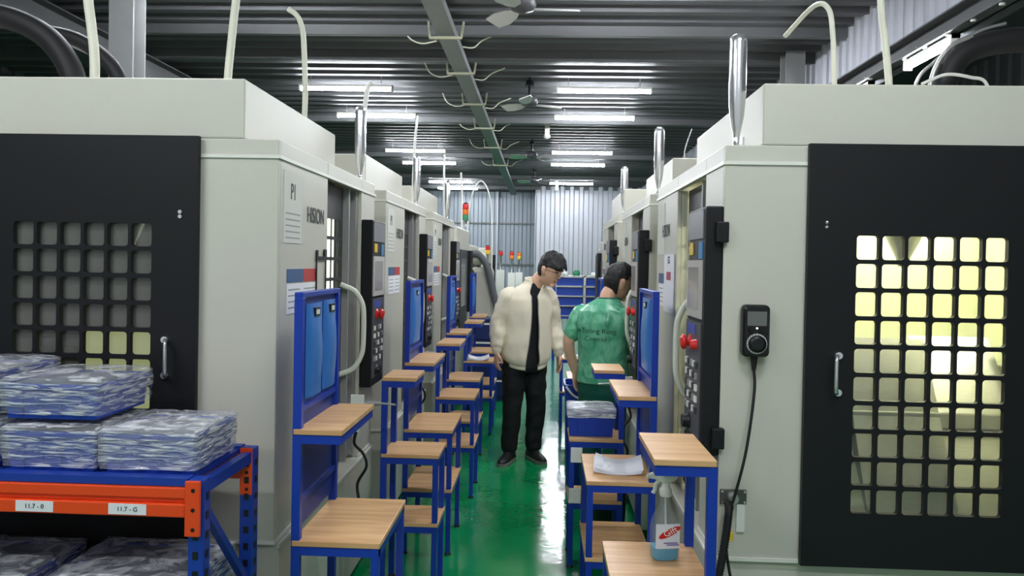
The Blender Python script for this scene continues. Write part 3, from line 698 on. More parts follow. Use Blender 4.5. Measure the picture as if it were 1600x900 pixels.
def pendant():
    r = empty('handwheel_pendant', (.718, 2.598, 1.39)); tag(r, 'black handwheel pendant hanging on the near right machine', 'controller')
    def rr(w, h, y): return [Vector((x, y, z)) for x, z in rounded(0, 0, w, h, .016, 4)]
    MB().loft([rr(.088,.172,-.006), rr(.092,.176,-.016), rr(.090,.174,-.040), rr(.078,.16,-.048)], smooth=False).build('case', BLK, r, .002)
    MB().box(-.032, .032, -.0495, -.047, .018, .066).build('display', mat('lcd_grey', (104, 106, 104), .25), r)
    for k in (-1, 1): MB().lathe((k*.018, -.048, .005), [(.009, -.009), (.009, .001)], 12, 'y').build('selector', BLACKP, r)
    MB().lathe((0, -.049, .010), [(.003, -.003), (.003, .001)], 8, 'y').build('indicator', emit('led_warm', (255, 250, 220), 2.), r)
    MB().lathe((0, -.048, -.042), [(.034, -.004), (.034, .001)], 28, 'y').build('dial_ring', ALU, r)
    MB().lathe((0, -.05, -.042), [(.018, -.018), (.028, -.016), (.029, -.002), (.029, .001)], 24, 'y').build('handwheel', BLK, r)
    for k in range(20):
        a = 2*PI*k/20; MB().box(-.0012, .0012, -.0535, -.0520, -.003, .003).build('tick', WHITE, r, loc=(.0315*math.cos(a), 0, -.042+.0315*math.sin(a)))
    MB().tube([(0,-.022,-.085),(0,-.022,-.10),(0,-.022,-.135)], [.013,.011,.007], 10).build('strain_relief', RUB, r)
    MB().tube(curve([(0,-.022,-.13),(.002,-.03,-.19),(-.012,-.045,-.30),(-.032,-.055,-.42),(-.062,-.055,-.55),(-.082,-.05,-.62),(-.088,-.045,-.70),(-.075,-.05,-.80),(-.055,-.05,-.9),(-.05,-.05,-1.1)], 6), .005, 8).build('cable', RUB, r)
    # corrugated hose from the socket down to the floor
    hp = curve([(-.075,-.030,-.585), (-.082,-.060,-.60), (-.090,-.070,-.66), (-.105,-.075,-.76), (-.125,-.08,-.88), (-.14,-.08,-1.1), (-.15,-.08,-1.38)], 22)
    MB().tube(hp, [.0145 if k % 2 else .0115 for k in range(len(hp))], 12).build('corrugated_hose', RUB, r)
pendant()
r = empty('cable_socket', (.664, 2.60, .80)); tag(r, 'grey cable socket plate on the near right machine, below the pendant', 'socket')
MB().box(-.045, .045, -.008, -.001, -.005, .045).build('plate', mat('socket_plate', (80, 80, 74), .5), r, .003)
MB().lathe((-.005, -.008, .02), [(.016, -.03), (.018, -.01), (.02, 0)], 14, 'y').build('plug', ALU, r)
for x, z in ((-.038, .038), (.038, .038), (-.038, .002), (.038, .002)): MB().lathe((x, -.009, z), [(.004, -.001), (.004, .001)], 8, 'y').build('screw', CHROME, r)
MB().box(.012, .04, -.006, -.001, -.10, -.005).build('tag_card', WHITE, r)
MB().lathe((-.02, -.05, -.10), [(.012, -.012), (.012, .012)], 10).build('cable_tie', YEL, r)

def air_gun(x, y, z, rz, label):
    r = empty('air_gun', (x, y, z), rz); tag(r, label, 'air gun', 'air guns on hoses')
    MB().tube([(0,0,0),(.05,0,.02),(.10,0,.02)], [.014,.016,.01], 10).tube([(.10,0,.02),(.17,0,.015)], .005, 8).build('barrel', ALU, r)
    MB().tube([(.02,0,.01),(.005,0,-.06),(-.01,0,-.11)], [.016,.014,.013], 10).build('grip', WHITE, r)
    MB().tube([(.055,0,.005),(.05,0,-.03),(.04,0,-.055)], .005, 8).build('lever', CHROME, r)
    MB().box(-.03, .03, -.03, -.018, -.03, .06).build('hook', WHITE, r)
    MB().tube(curve([(-.01,0,-.11),(-.02,.01,-.17),(.02,.02,-.22),(.035,.02,-.28),(-.005,.02,-.36),(.01,0,-.46),(0,0,-.66)]), .007, 8).build('hose', RUB, r)
air_gun(-.83, 3.42, .93, 0, 'white air gun hanging beside the nearest left table')
air_gun(-.80, 4.95, .98, 0, 'white air gun beside the third left table')
air_gun(.50, 4.36, .9, PI, 'air gun hanging between the right tables')
# green bottle cap container below the right tables
r = empty('coolant_bucket', (.42, 4.50, 0)); tag(r, 'dark bucket of green coolant on the floor under the right tables', 'bucket')
MB().lathe((0,0,0), [(.09,0),(.11,.28),(.117,.28),(.117,.29),(.105,.29),(.1,.24)], 24).build('pail', BLK, r); MB().lathe((0,0,.235), [(.098,0),(.098,.006)], 24).build('coolant', mat('green_coolant', (40, 150, 90), .1), r)
r = empty('tall_bin', (.30, 5.55, 0)); tag(r, 'tall blue bin with a white carrying loop, behind the wrapped crate', 'bin')
def rect(w, d, z): return [Vector((x, y, z)) for x, y in rounded(0, 0, w, d, .03, 3)]
MB().loft([rect(.20,.26,0), rect(.24,.30,.70), rect(.26,.32,.70), rect(.26,.32,.74), rect(.235,.295,.74), rect(.19,.25,.03)], smooth=False).build('bin_body', CRATE, r)
MB().tube(curve([(-.12, -.155, .73), (-.05, -.17, .66), (.05, -.17, .65), (.12, -.155, .72)]), .008, 8).build('carry_loop', WHITE, r)

# ------------------------------------------------------------------ conduits and hoses above the machines
def pipe(name, pts, rad, m_, label, cat='conduit', group='conduits rising from the machine roofs', k=6):
    o = MB().tube(curve(pts, k), rad, 10).build(name, m_); tag(o, label, cat, group); return o
pipe('conduit', [(-1.83, 3.0, 2.231), (-1.832, 3.0, 2.40), (-1.845, 3.0, 2.52), (-1.87, 3.0, 2.72), (-1.9, 3.0, 3.2), (-1.9, 3.0, 4.0)], .019, CREAM, 'thick cream conduit beside the black hoses, upper left')
pipe('conduit', [(-1.285, 3.0, 2.231), (-1.28, 3.0, 2.35), (-1.262, 3.0, 2.55), (-1.245, 3.0, 2.75), (-1.23, 3.0, 3.3), (-1.23, 3.0, 4.0)], .0155, CREAM, 'cream conduit rising straight from the left machine roof')
pipe('conduit', [(-1.08, 3.35, 2.231), (-1.078, 3.35, 2.35), (-1.085, 3.35, 2.52), (-1.095, 3.35, 2.63), (-1.12, 3.35, 2.69), (-1.16, 3.35, 2.72)], .012, CREAM, 'bent cream conduit above the front corner of the left machine')
pipe('conduit', [(1.121, 3.0, 2.231), (1.12, 3.0, 2.36), (1.112, 3.0, 2.5), (1.10, 3.02, 2.62), (1.07, 3.1, 2.66), (1.02, 3.3, 2.60)], .010, CREAM, 'thin cream conduit bending over at the top right')
pipe('conduit', [(1.332, 3.0, 2.231), (1.329, 3.0, 2.33), (1.31, 3.0, 2.5), (1.29, 3.0, 2.66), (1.26, 3.0, 3.2), (1.26, 3.0, 4.0)], .0135, CREAM, 'thicker cream conduit above the right machine')
pipe('conduit', [(-1.03, 5.88, 2.02), (-1.02, 5.88, 2.5), (-1.0, 5.88, 2.74)], .010, WHITE, 'short white conduit behind the second left machine')
pipe('conduit', [(-.985, 4.05, 2.025), (-.985, 4.05, 2.3), (-.965, 4.05, 2.52), (-.94, 4.05, 2.56)], .013, WHITE, 'white conduit next to the first chrome cylinder')
pipe('conduit', [(-1.08, 8.2, 2.002), (-1.08, 8.1, 2.5), (-1.08, 8.1, 2.76)], .012, WHITE, 'white conduit beyond the third left machine')
pipe('conduit', [(-1.0, 9.2, 2.002), (-1.0, 9.2, 2.4), (-1.02, 9.2, 2.7)], .012, WHITE, 'white conduit near the signal tower on the left')
pipe('conduit', [(-1.05, 10.3, 1.852), (-1.03, 10.3, 2.2), (-.98, 10.3, 2.55), (-.86, 10.3, 2.72), (-.74, 10.3, 2.5), (-.70, 10.3, 2.0), (-.70, 10.3, 1.4), (-.72, 10.3, 0.01)], .010, WHITE, 'looping white conduit in front of the end wall')
pipe('cable_hose', [(-2.75, 3.3, 2.60), (-2.52, 3.3, 2.665), (-2.36, 3.3, 2.64), (-2.22, 3.3, 2.56), (-2.13, 3.3, 2.44), (-2.10, 3.3, 2.33), (-2.095, 3.3, 2.238)], .052, RUB, 'fat black cable hose arching at the left picture edge', 'hose', 'black cable hoses')
pipe('cable_hose', [(-2.45, 3.5, 2.665), (-2.25, 3.5, 2.63), (-2.12, 3.5, 2.56), (-2.03, 3.5, 2.46), (-2.0, 3.5, 2.33), (-1.99, 3.5, 2.231)], .035, RUB, 'black cable hose arching beside the thick cream conduit', 'hose', 'black cable hoses')
pipe('cable_hose', [(1.715, 3.4, 2.242), (1.74, 3.4, 2.42), (1.80, 3.4, 2.54), (1.92, 3.4, 2.60), (2.10, 3.4, 2.62), (2.3, 3.4, 2.58), (2.45, 3.4, 2.45)], .055, RUB, 'fat black cable hose arching at the right picture edge', 'hose', 'black cable hoses')
pipe('cable_hose', [(1.60, 3.4, 2.231), (1.625, 3.4, 2.43), (1.70, 3.4, 2.52), (1.80, 3.4, 2.60), (1.9, 3.4, 2.66), (2.0, 3.4, 2.69)], .008, ALU, 'grey cable curving in front of the black hose, right', 'hose', 'black cable hoses')
pipe('cable_hose', [(1.655, 3.35, 2.231), (1.66, 3.35, 2.40), (1.69, 3.35, 2.50), (1.75, 3.35, 2.58), (1.83, 3.35, 2.62)], .011, ALU, 'thicker grey cable against the black hose, right', 'hose', 'black cable hoses')
pipe('cable_hose', [(1.60, 3.3, 2.40), (1.70, 3.3, 2.44), (1.80, 3.3, 2.43), (1.87, 3.3, 2.40), (1.9, 3.3, 2.231)], .007, WHITE, 'white cable lying over the right machine roof', 'hose', 'black cable hoses')
for k, (x, y) in enumerate(((.86, 4.7), (.95, 4.75), (1.0, 4.8))):
    pipe('roof_wire', [(x, y, 2.231), (x+.02*k, y, 2.32), (x+.04+.03*k, y, 2.45-.03*k)], .004, ALU, ('left', 'middle', 'right')[k]+' thin wire sticking up from the second right machine', 'wire', 'roof wires')

# ------------------------------------------------------------------ far end of the hall
def tower(x, y, z, label, pole=.12, cols=(GRN, ORG, RED)):
    r = empty('signal_tower', (x, y, z)); tag(r, label, 'signal light', 'signal towers')
    MB().lathe((0,0,0), [(.02,0),(.012,.01),(.012,pole),(.03,pole),(.03,pole+.01)], 14).build('pole', ALU, r)
    for k, c in enumerate(cols): MB().lathe((0,0,pole+.01+k*.06), [(.033,0),(.034,.004),(.034,.052),(.03,.058)], 16).build('lens', c, r)
    MB().lathe((0,0,pole+.01+len(cols)*.06), [(.032,0),(.02,.012)], 14).build('cap', BLK, r)
tower(-.862, 8.3, 2.0, 'red, amber and green signal tower beyond the left machines', .06)
tower(.78, 8.3, 1.902, 'red and amber signal tower behind the right machines', .2, (YEL, ORG, RED))
def far_machine(x0, x1, y0, y1, h, label, col, dirx):
    r = empty('distant_machine', ((x0+x1)/2, y0, 0)); tag(r, label, 'machine', 'machines at the far end')
    hw = abs(x1-x0)/2; D = y1-y0; f = dirx*hw
    MB().box(-hw, hw, 0, D, .08, h).build('cabinet', col, r, .02)
    MB().box(-hw+.03, hw-.03, .03, D-.03, 0, .08).build('plinth', DARKP, r)
    MB().box(f, f+dirx*.012, .25, D-.3, .8, h-.25).build('door', DARKP, r); MB().box(f+dirx*.012, f+dirx*.016, .32, D-.4, 1.1, h-.35).build('window', mat('dim_glass', (120, 126, 130), .15), r)
    MB().box(f, f+dirx*.05, D-.28, D-.05, 1.0, 1.75).build('control_panel', BLACKP, r)
    MB().box(-hw*.8, hw*.8, -.012, 0, .3, h-.2).build('end_panel', mat('off_white_panel', (226, 226, 218), .5), r)
far_machine(-2.4, -.93, 8.15, 9.5, 2.0, 'white machine cabinet carrying a signal tower, far left', PAINT, 1)
far_machine(-2.3, -.98, 10.0, 11.4, 1.85, 'distant white machine cabinet on the left before the end wall', PAINT, 1)
far_machine(-2.3, -.90, 12.2, 13.6, 1.85, 'farthest white machine cabinet on the left', PAINT, 1)
far_machine(.72, 2.2, 8.2, 9.6, 1.9, 'distant machine cabinet on the right behind the man in green', PAINT, -1)
far_machine(.85, 2.2, 10.2, 11.6, 1.85, 'farthest machine cabinet on the right', PAINT, -1)
for x, y, z, lab, cols in ((-.80, 10.9, 1.50, 'pink-red signal lamp on a yellow post, far left', (YEL, RED)), (-.66, 11.8, 1.50, 'red signal lamp second from left in the distance', (RED,)), (-.52, 12.6, 1.45, 'orange signal lamp in the distance, near the end wall', (ORG, RED)), (-.42, 13.4, 1.45, 'small signal lamp farthest right of the distant lamps', (YEL, ORG))):
    tower(x, y, z, lab, .22, cols)
    MB().box(x-.06, x+.06, y-.04, y+.04, 0, z).build('lamp_post', WHITE, None); o = bpy.data.objects[-1] if False else None
def label_posts():
    k = 0
    for o in bpy.data.objects:
        if o.name.startswith('lamp_post'):
            tag(o, 'slim white post under the %s distant signal lamp' % ('first', 'second', 'third', 'fourth')[k], 'post', 'posts of the distant lamps'); k += 1
label_posts()
# grey duct with its pale cabinet
r = empty('robot_arm', (-.93, 9.75, 0)); tag(r, 'pale grey arm with a curved dark duct at the far left', 'robot arm')
MB().box(-.02, .18, -.1, .12, 0, .8).build('stand', WHITE, r, .02); MB().box(0, .3, -.08, .1, .8, 1.55).build('body', PAINT, r, .06)
MB().tube(curve([(.02, -.12, 1.72), (.12, -.13, 1.70), (.22, -.13, 1.55), (.30, -.13, 1.25), (.36, -.13, .95), (.37, -.13, .6)]), .045, 12).build('duct', mat('duct_grey', (104, 106, 112), .5), r)
MB().ball((.10, -.02, 1.66), .11, .1, .09).build('joint', PAINT, r); MB().tube(curve([(.02,-.1,1.5),(.07,-.18,1.4),(.05,-.2,1.25),(0,-.15,1.15)]), .02, 8).build('hose', RUB, r)
# blue drawer unit
r = empty('drawer_cabinet', (-.60, 8.75, 0)); tag(r, 'dark blue drawer cabinet beyond the left tables', 'cabinet')
MB().box(-.18, .18, 0, .4, 0, .95).build('carcass', mat('navy_paint', (24, 40, 92), .45), r, .005)
for k in range(4):
    d = MB().box(-.16, .16, -.012, 0, .06+k*.22, .25+k*.22).build('drawer', mat('navy_paint2', (30, 48, 104), .4), r); MB().box(-.16, .16, -.02, -.012, .225+k*.22, .245+k*.22).build('handle', WHITE, d)
# far blue rack
r = empty('blue_rack', (.62, 12.6, 0)); tag(r, 'wide blue storage rack with shelves at the far end of the aisle', 'rack')
for x in (-.42, .08, .42):
    for y in (0, .45): MB().box(x-.02, x+.02, y-.02, y+.02, 0, 1.42).build('post', BLUE2 if x != .08 else ALU, r)
for k in range(5):
    z = .74+k*.165
    MB().box(-.42, .42, -.02, .47, z, z+.018).build('shelf', ALU, r)
    if k < 4:
        for a, b in ((-.38, .05), (.11, .38)): MB().box(a, b, .03, .4, z+.02, z+.145).build('drawer_box', BLUE2, r)
MB().box(-.42, .42, -.01, .46, .70, .74).build('bottom_shelf', BLUE2, r)
for k, (x, c, h) in enumerate(((-.25, WHITE, .07), (-.05, GRN, .09), (.25, WHITE, .06))):
    o = MB().lathe((.62+x, 12.8, 1.418), [(.05,0),(.06,.01),(.055,h*.8),(.03,h)], 14).build('workshop_jar', c); tag(o, ('white jar left', 'green jar in the middle', 'white jar right')[k]+' on top of the far blue rack', 'jar', 'jars on the far rack')
#PART4
# ------------------------------------------------------------------ people
SKIN = mat('skin', (222, 176, 148), .5, noise_amt=.04, nscale=12)
HAIR = mat('black_hair', (20, 19, 20), .45, noise_amt=.3, nscale=60, bump=.5, bscale=180)
CREAMJ = mat('cream_jacket', (234, 224, 202), .7, noise_amt=.03, nscale=6, bump=.35, bscale=13)
BLKT = mat('black_tee', (24, 25, 32), .8)
TROU = mat('black_trousers', (19, 20, 23), .75, bump=.1, bscale=30)
SHOE = mat('black_shoe', (28, 28, 30), .5)
SOLE = mat('shoe_sole', (120, 118, 112), .6)
def shirt_mat():
    m = mat('green_satin', (92, 178, 138), .30, bump=.15, bscale=14, spec=.6); nt = m.node_tree; b = nt.nodes['Principled BSDF']
    tc = nt.nodes.new('ShaderNodeTexCoord'); n = nt.nodes.new('ShaderNodeTexNoise'); n.inputs['Scale'].default_value = 9; n.inputs['Detail'].default_value = 3; n.inputs['Distortion'].default_value = 1.5
    nt.links.new(tc.outputs['Object'], n.inputs['Vector']); cr = nt.nodes.new('ShaderNodeValToRGB')
    cr.color_ramp.elements[0].position = .32; cr.color_ramp.elements[0].color = s2l((56, 144, 110))+(1,); cr.color_ramp.elements[1].position = .7; cr.color_ramp.elements[1].color = s2l((124, 198, 158))+(1,)
    nt.links.new(n.outputs[0], cr.inputs[0]); nt.links.new(cr.outputs[0], b.inputs['Base Color']); return m
GREENS = shirt_mat()
TEALT = mat('teal_trousers', (14, 84, 70), .4, noise_amt=.15, nscale=5)
LIPS = mat('lips', (176, 106, 94), .5)
def evaluated(o):
    bpy.context.view_layer.update()
    me = bpy.data.meshes.new_from_object(o.evaluated_get(bpy.context.evaluated_depsgraph_get()))
    old = o.data; o.modifiers.clear(); o.data = me
    return o
def fuse(o, voxel, smooth=4, fac=.5):
    r = o.modifiers.new('remesh', 'REMESH'); r.mode = 'VOXEL'; r.voxel_size = voxel; r.use_smooth_shade = True
    s = o.modifiers.new('smooth', 'SMOOTH'); s.iterations = smooth; s.factor = fac
    mats = list(o.data.materials); evaluated(o)
    if not o.data.materials:
        for m_ in mats: o.data.materials.append(m_)
    return o
def limb(mb, pts, rad, n=14, k=5, squash=None, wrinkle=0., seed=0):
    """tapered tube with rounded ends through joints; wrinkle adds cloth folds"""
    P = curve(pts, k); R = []
    m_ = len(pts)-1
    for i in range(len(P)):
        t = i/(len(P)-1)*m_; a = min(int(t), m_-1); R.append(rad[a]+(rad[a+1]-rad[a])*(t-a))
    P2 = [P[0]-(P[1]-P[0]).normalized()*R[0]*.6] + P + [P[-1]+(P[-1]-P[-2]).normalized()*R[-1]*.6]; R2 = [R[0]*.55]+R+[R[-1]*.55]
    rings = []; u = None
    for i, p in enumerate(P2):
        t = (P2[min(i+1, len(P2)-1)]-P2[max(i-1, 0)]).normalized()
        u = t.cross(Vector((0,1,0))).normalized() if u is None else (u-t*u.dot(t)).normalized()
        v = t.cross(u); ring = []
        for k2 in range(n):
            a = 2*PI*k2/n; q = R2[i]
            if wrinkle: q += wrinkle*(noise.noise(Vector((math.cos(a)*1.3+seed, math.sin(a)*1.3, p.z*14)))+.6*noise.noise(Vector((math.cos(a)*3+seed, math.sin(a)*3, p.z*30))))
            ring.append(p+u*math.cos(a)*q+v*math.sin(a)*q*(squash or 1))
        rings.append(ring)
    return mb.loft(rings)
def head_geo(mb, C, F, U, S=1.):
    R_ = F.cross(U).normalized()       # towards the person's right-hand side of the frame
    def at(x, y, z): return C+R_*x*S+F*y*S+U*z*S
    n, m_ = 28, 22; rings = []
    for i in range(m_+1):
        t = -PI/2+PI*i/m_; cz = math.sin(t); cr = max(math.cos(t), .015); ring = []
        for k in range(n):
            a = 2*PI*k/n; x, y = cr*math.cos(a), cr*math.sin(a); z = cz
            px, py, pz = .077*x, .098*y, .122*z
            if z < 0:
                q = -z; px *= 1-.30*q**1.6
                if y < 0: py *= 1-.50*q
                else: py *= 1-.12*q
                py += .004*q
            if y > .55 and -.5 < z < .5: py -= .008*(y-.55)/.45          # flatter face
            if y > .5 and .02 < z < .26 and .25 < abs(x) < .62: py -= .007   # eye sockets
            ring.append(at(px, py, pz))
        rings.append(ring)
    mb.loft(rings)
    # nose, brow, lips, chin, ears
    mb.loft([[at(x*w_, y0, z) if abs(x) == 1 else at(0, y1, z) for x in (-1, 0, 1)]+[at(0, y0-.02, z)] for z, w_, y0, y1 in ((.034,.007,.084,.093),(.010,.009,.086,.101),(-.012,.014,.086,.113),(-.024,.015,.084,.107),(-.030,.010,.082,.094))])
    for s in (-1, 1):
        limb(mb, [at(s*.012,.089,.034), at(s*.03,.088,.038), at(s*.05,.076,.032)], [.008,.008,.007], 8, 3)
        ec = at(s*.078, -.008, .0); rr_ = []
        for dz, hw_, dd in ((-.038,.008,0),(-.028,.014,.004),(-.005,.019,.012),(.020,.022,.016),(.034,.012,.012)):
            c = at(s*(.078+dd), -.010-dz*.15, dz); rr_.append([c+(F*hw_*math.cos(q)+R_*s*.010*math.sin(q))*S for q in [2*PI*k/8 for k in range(8)]])
        mb.loft(rr_)
        limb(mb, [at(s*.004,.090,-.054), at(s*.018,.086,-.055)], [.008,.006], 8, 3)
    limb(mb, [at(-.016,.066,-.094), at(.016,.066,-.094)], [.017,.017], 10, 3)
    return at
def hand_geo(mb, wrist, D, N, T, curl=.35, S=1.):
    """D: along the hand, N: palm normal, T: thumb side"""
    D = D.normalized(); N = (N-D*N.dot(D)).normalized(); T = D.cross(N)*(1 if D.cross(N).dot(T) > 0 else -1)
    rings = []
    for d, hw_, th in ((-.01,.024,.019),(.015,.030,.019),(.05,.040,.017),(.085,.041,.014),(.095,.036,.012)):
        c = wrist+D*d*S; rings.append([c+T*hw_*S*math.cos(a)+N*th*S*math.sin(a) for a in [2*PI*k/14 for k in range(14)]])
    mb.loft(rings)
    for k, (o, L) in enumerate(((.030,.072),(.010,.080),(-.011,.075),(-.030,.058))):
        b = wrist+(D*.085+T*o)*S; d1 = (D+N*curl*.5+T*o*1.5).normalized(); d2 = (D+N*(curl*1.6)).normalized(); d3 = (D+N*(curl*2.8)).normalized()
        p1 = b+d1*L*.45*S; p2 = p1+d2*L*.32*S; p3 = p2+d3*L*.25*S
        limb(mb, [b, p1, p2, p3], [.0095*S,.009*S,.008*S,.007*S], 8, 3)
    b = wrist+(D*.028+T*.026)*S; d1 = (D*.75+T*.6+N*.35).normalized(); d2 = (D+N*.45+T*.1).normalized()
    limb(mb, [b, b+d1*.036*S, b+d1*.036*S+d2*.026*S, b+d1*.036*S+d2*.046*S], [.014*S,.011*S,.010*S,.008*S], 8, 3)
def hair_geo(C, F, U, S, seed, keep, bulk, n=56, m_=40):
    """hair shell over the head; keep(x,y,z) -> bool on the unit sphere; bulk(x,y,z) -> extra thickness"""
    R_ = F.cross(U).normalized(); V = []; Fc = []
    for i in range(m_+1):
        t = -PI/2+PI*i/m_
        for k in range(n):
            a = 2*PI*k/n; x, y, z = math.cos(t)*math.cos(a), math.cos(t)*math.sin(a), math.sin(t)
            e = bulk(x, y, z)*(1+.35*noise.noise(Vector((x*4+seed, y*4, z*2)))) + .006*noise.noise(Vector((x*16+seed, y*16, z*6)))
            px, py, pz = x*(.077+e), y*(.098+e), z*(.122+e)
            if z < 0: q = -z; px *= 1-.26*q**1.6; py *= (1-.48*q) if y < 0 else 1
            V.append(C+R_*px*S+F*py*S+U*pz*S)
    def q_(i, k):
        t = -PI/2+PI*(i+.5)/m_; a = 2*PI*(k+.5)/n; return math.cos(t)*math.cos(a), math.cos(t)*math.sin(a), math.sin(t)
    for i in range(m_):
        for k in range(n):
            if keep(*q_(i, k)): Fc.append((i*n+k, i*n+(k+1) % n, (i+1)*n+(k+1) % n, (i+1)*n+k))
    mb = MB(); mb.add(V, Fc, True)
    return mb
def add_solid(o, t, sub=1):
    s = o.modifiers.new('solid', 'SOLIDIFY'); s.thickness = t; s.offset = 0
    if sub: d = o.modifiers.new('sub', 'SUBSURF'); d.levels = sub; d.render_levels = sub
    return o
def interp(tab, z):
    """tab rows (z, a, b, ...), rising z"""
    if z <= tab[0][0]: return tab[0][1:]
    for i in range(len(tab)-1):
        if z <= tab[i+1][0]:
            t = (z-tab[i][0])/(tab[i+1][0]-tab[i][0]); t = t*t*(3-2*t)*.5+t*.5
            return [a+(b-a)*t for a, b in zip(tab[i][1:], tab[i+1][1:])]
    return tab[-1][1:]
def shoe(r, ankle, d, nm='shoe'):
    d = Vector((d[0], d[1], 0)).normalized(); s = Vector((-d.y, d.x, 0)); a = Vector((ankle[0], ankle[1], 0))
    def ring(t, w_, z0, h): return [a+d*t+s*w_*math.cos(q)+Vector((0,0,z0+(h*math.sin(q) if math.sin(q) > 0 else 0))) for q in [2*PI*k/16 for k in range(16)]]
    m = MB().loft([ring(-.085,.018,.02,.05), ring(-.075,.034,.02,.075), ring(-.03,.040,.02,.085), ring(.03,.041,.02,.085), ring(.09,.046,.02,.055), ring(.14,.045,.02,.042), ring(.18,.034,.02,.032), ring(.195,.014,.02,.02)])
    o = m.build(nm, SHOE, r)
    def sr(k, z): return [a+d*(t)+s*w_*k+Vector((0,0,z)) for t, w_ in ((-.09,.012),(-.075,.034),(-.02,.040),(.05,.041),(.10,.048),(.15,.045),(.19,.028),(.20,.0),(.19,-.028),(.15,-.045),(.10,-.048),(.05,-.041),(-.02,-.040),(-.075,-.034),(-.09,-.012))]
    MB().loft([sr(1.05, 0), sr(1.08, .012), sr(1.02, .026)], smooth=False).build('sole', SOLE, o)
    return o
def person(org, th, z_off, torso, sh, arms, legs, headC, headF, headU, S=1., hands=None):
    """returns the skin mesh and a function from body space to the world"""
    f = Vector((math.sin(th), -math.cos(th), 0)); s = Vector((math.cos(th), math.sin(th), 0)); O = Vector(org)
    def w_(p): return O+s*p[0]-f*p[1]+Vector((0,0,p[2]))
    mb = MB(); rings = []
    for k in range(18):
        z = torso[0][0]+(torso[-1][0]-torso[0][0])*k/17; cx, cy, hw_, hd = interp(torso, z)
        rings.append([w_((cx+(hw_-.016)*math.cos(a), cy+(hd-.016)*math.sin(a), z)) for a in [2*PI*q/20 for q in range(20)]])
    mb.loft(rings)
    cx, cy, _, _ = torso[-1][1:]
    hc = Vector(headC)
    limb(mb, [w_((cx, cy, torso[-1][0]-.05)), w_((cx, cy, torso[-1][0]+.03))*.5+(hc-headU*.07-headF*.03)*.5, hc-headU*.05-headF*.025], [.062,.056,.055], 16)
    at = head_geo(mb, hc, headF, headU, S)
    for a in arms: limb(mb, [w_(p) for p in a[0]], a[1], 14)
    for a in legs: limb(mb, [w_(p) for p in a], [.075,.05,.042], 14)
    for h in hands or []: hand_geo(mb, *h)
    return mb, w_, at
def face_mats(o, C, F, U, S):
    """lips, brows and eyes coloured on the one skin mesh"""
    R_ = F.cross(U).normalized(); o.data.materials.append(LIPS); o.data.materials.append(HAIR)
    for p in o.data.polygons:
        d = p.center-C; x, y, z = d.dot(R_)/S, d.dot(F)/S, d.dot(U)/S
        if y > .06 and abs(x) < .024 and -.063 < z < -.046: p.material_index = 1
        elif y > .05 and .014 < abs(x) < .052 and .034 < z < .042: p.material_index = 2
        elif y > .05 and .020 < abs(x) < .042 and .013 < z < .021: p.material_index = 2

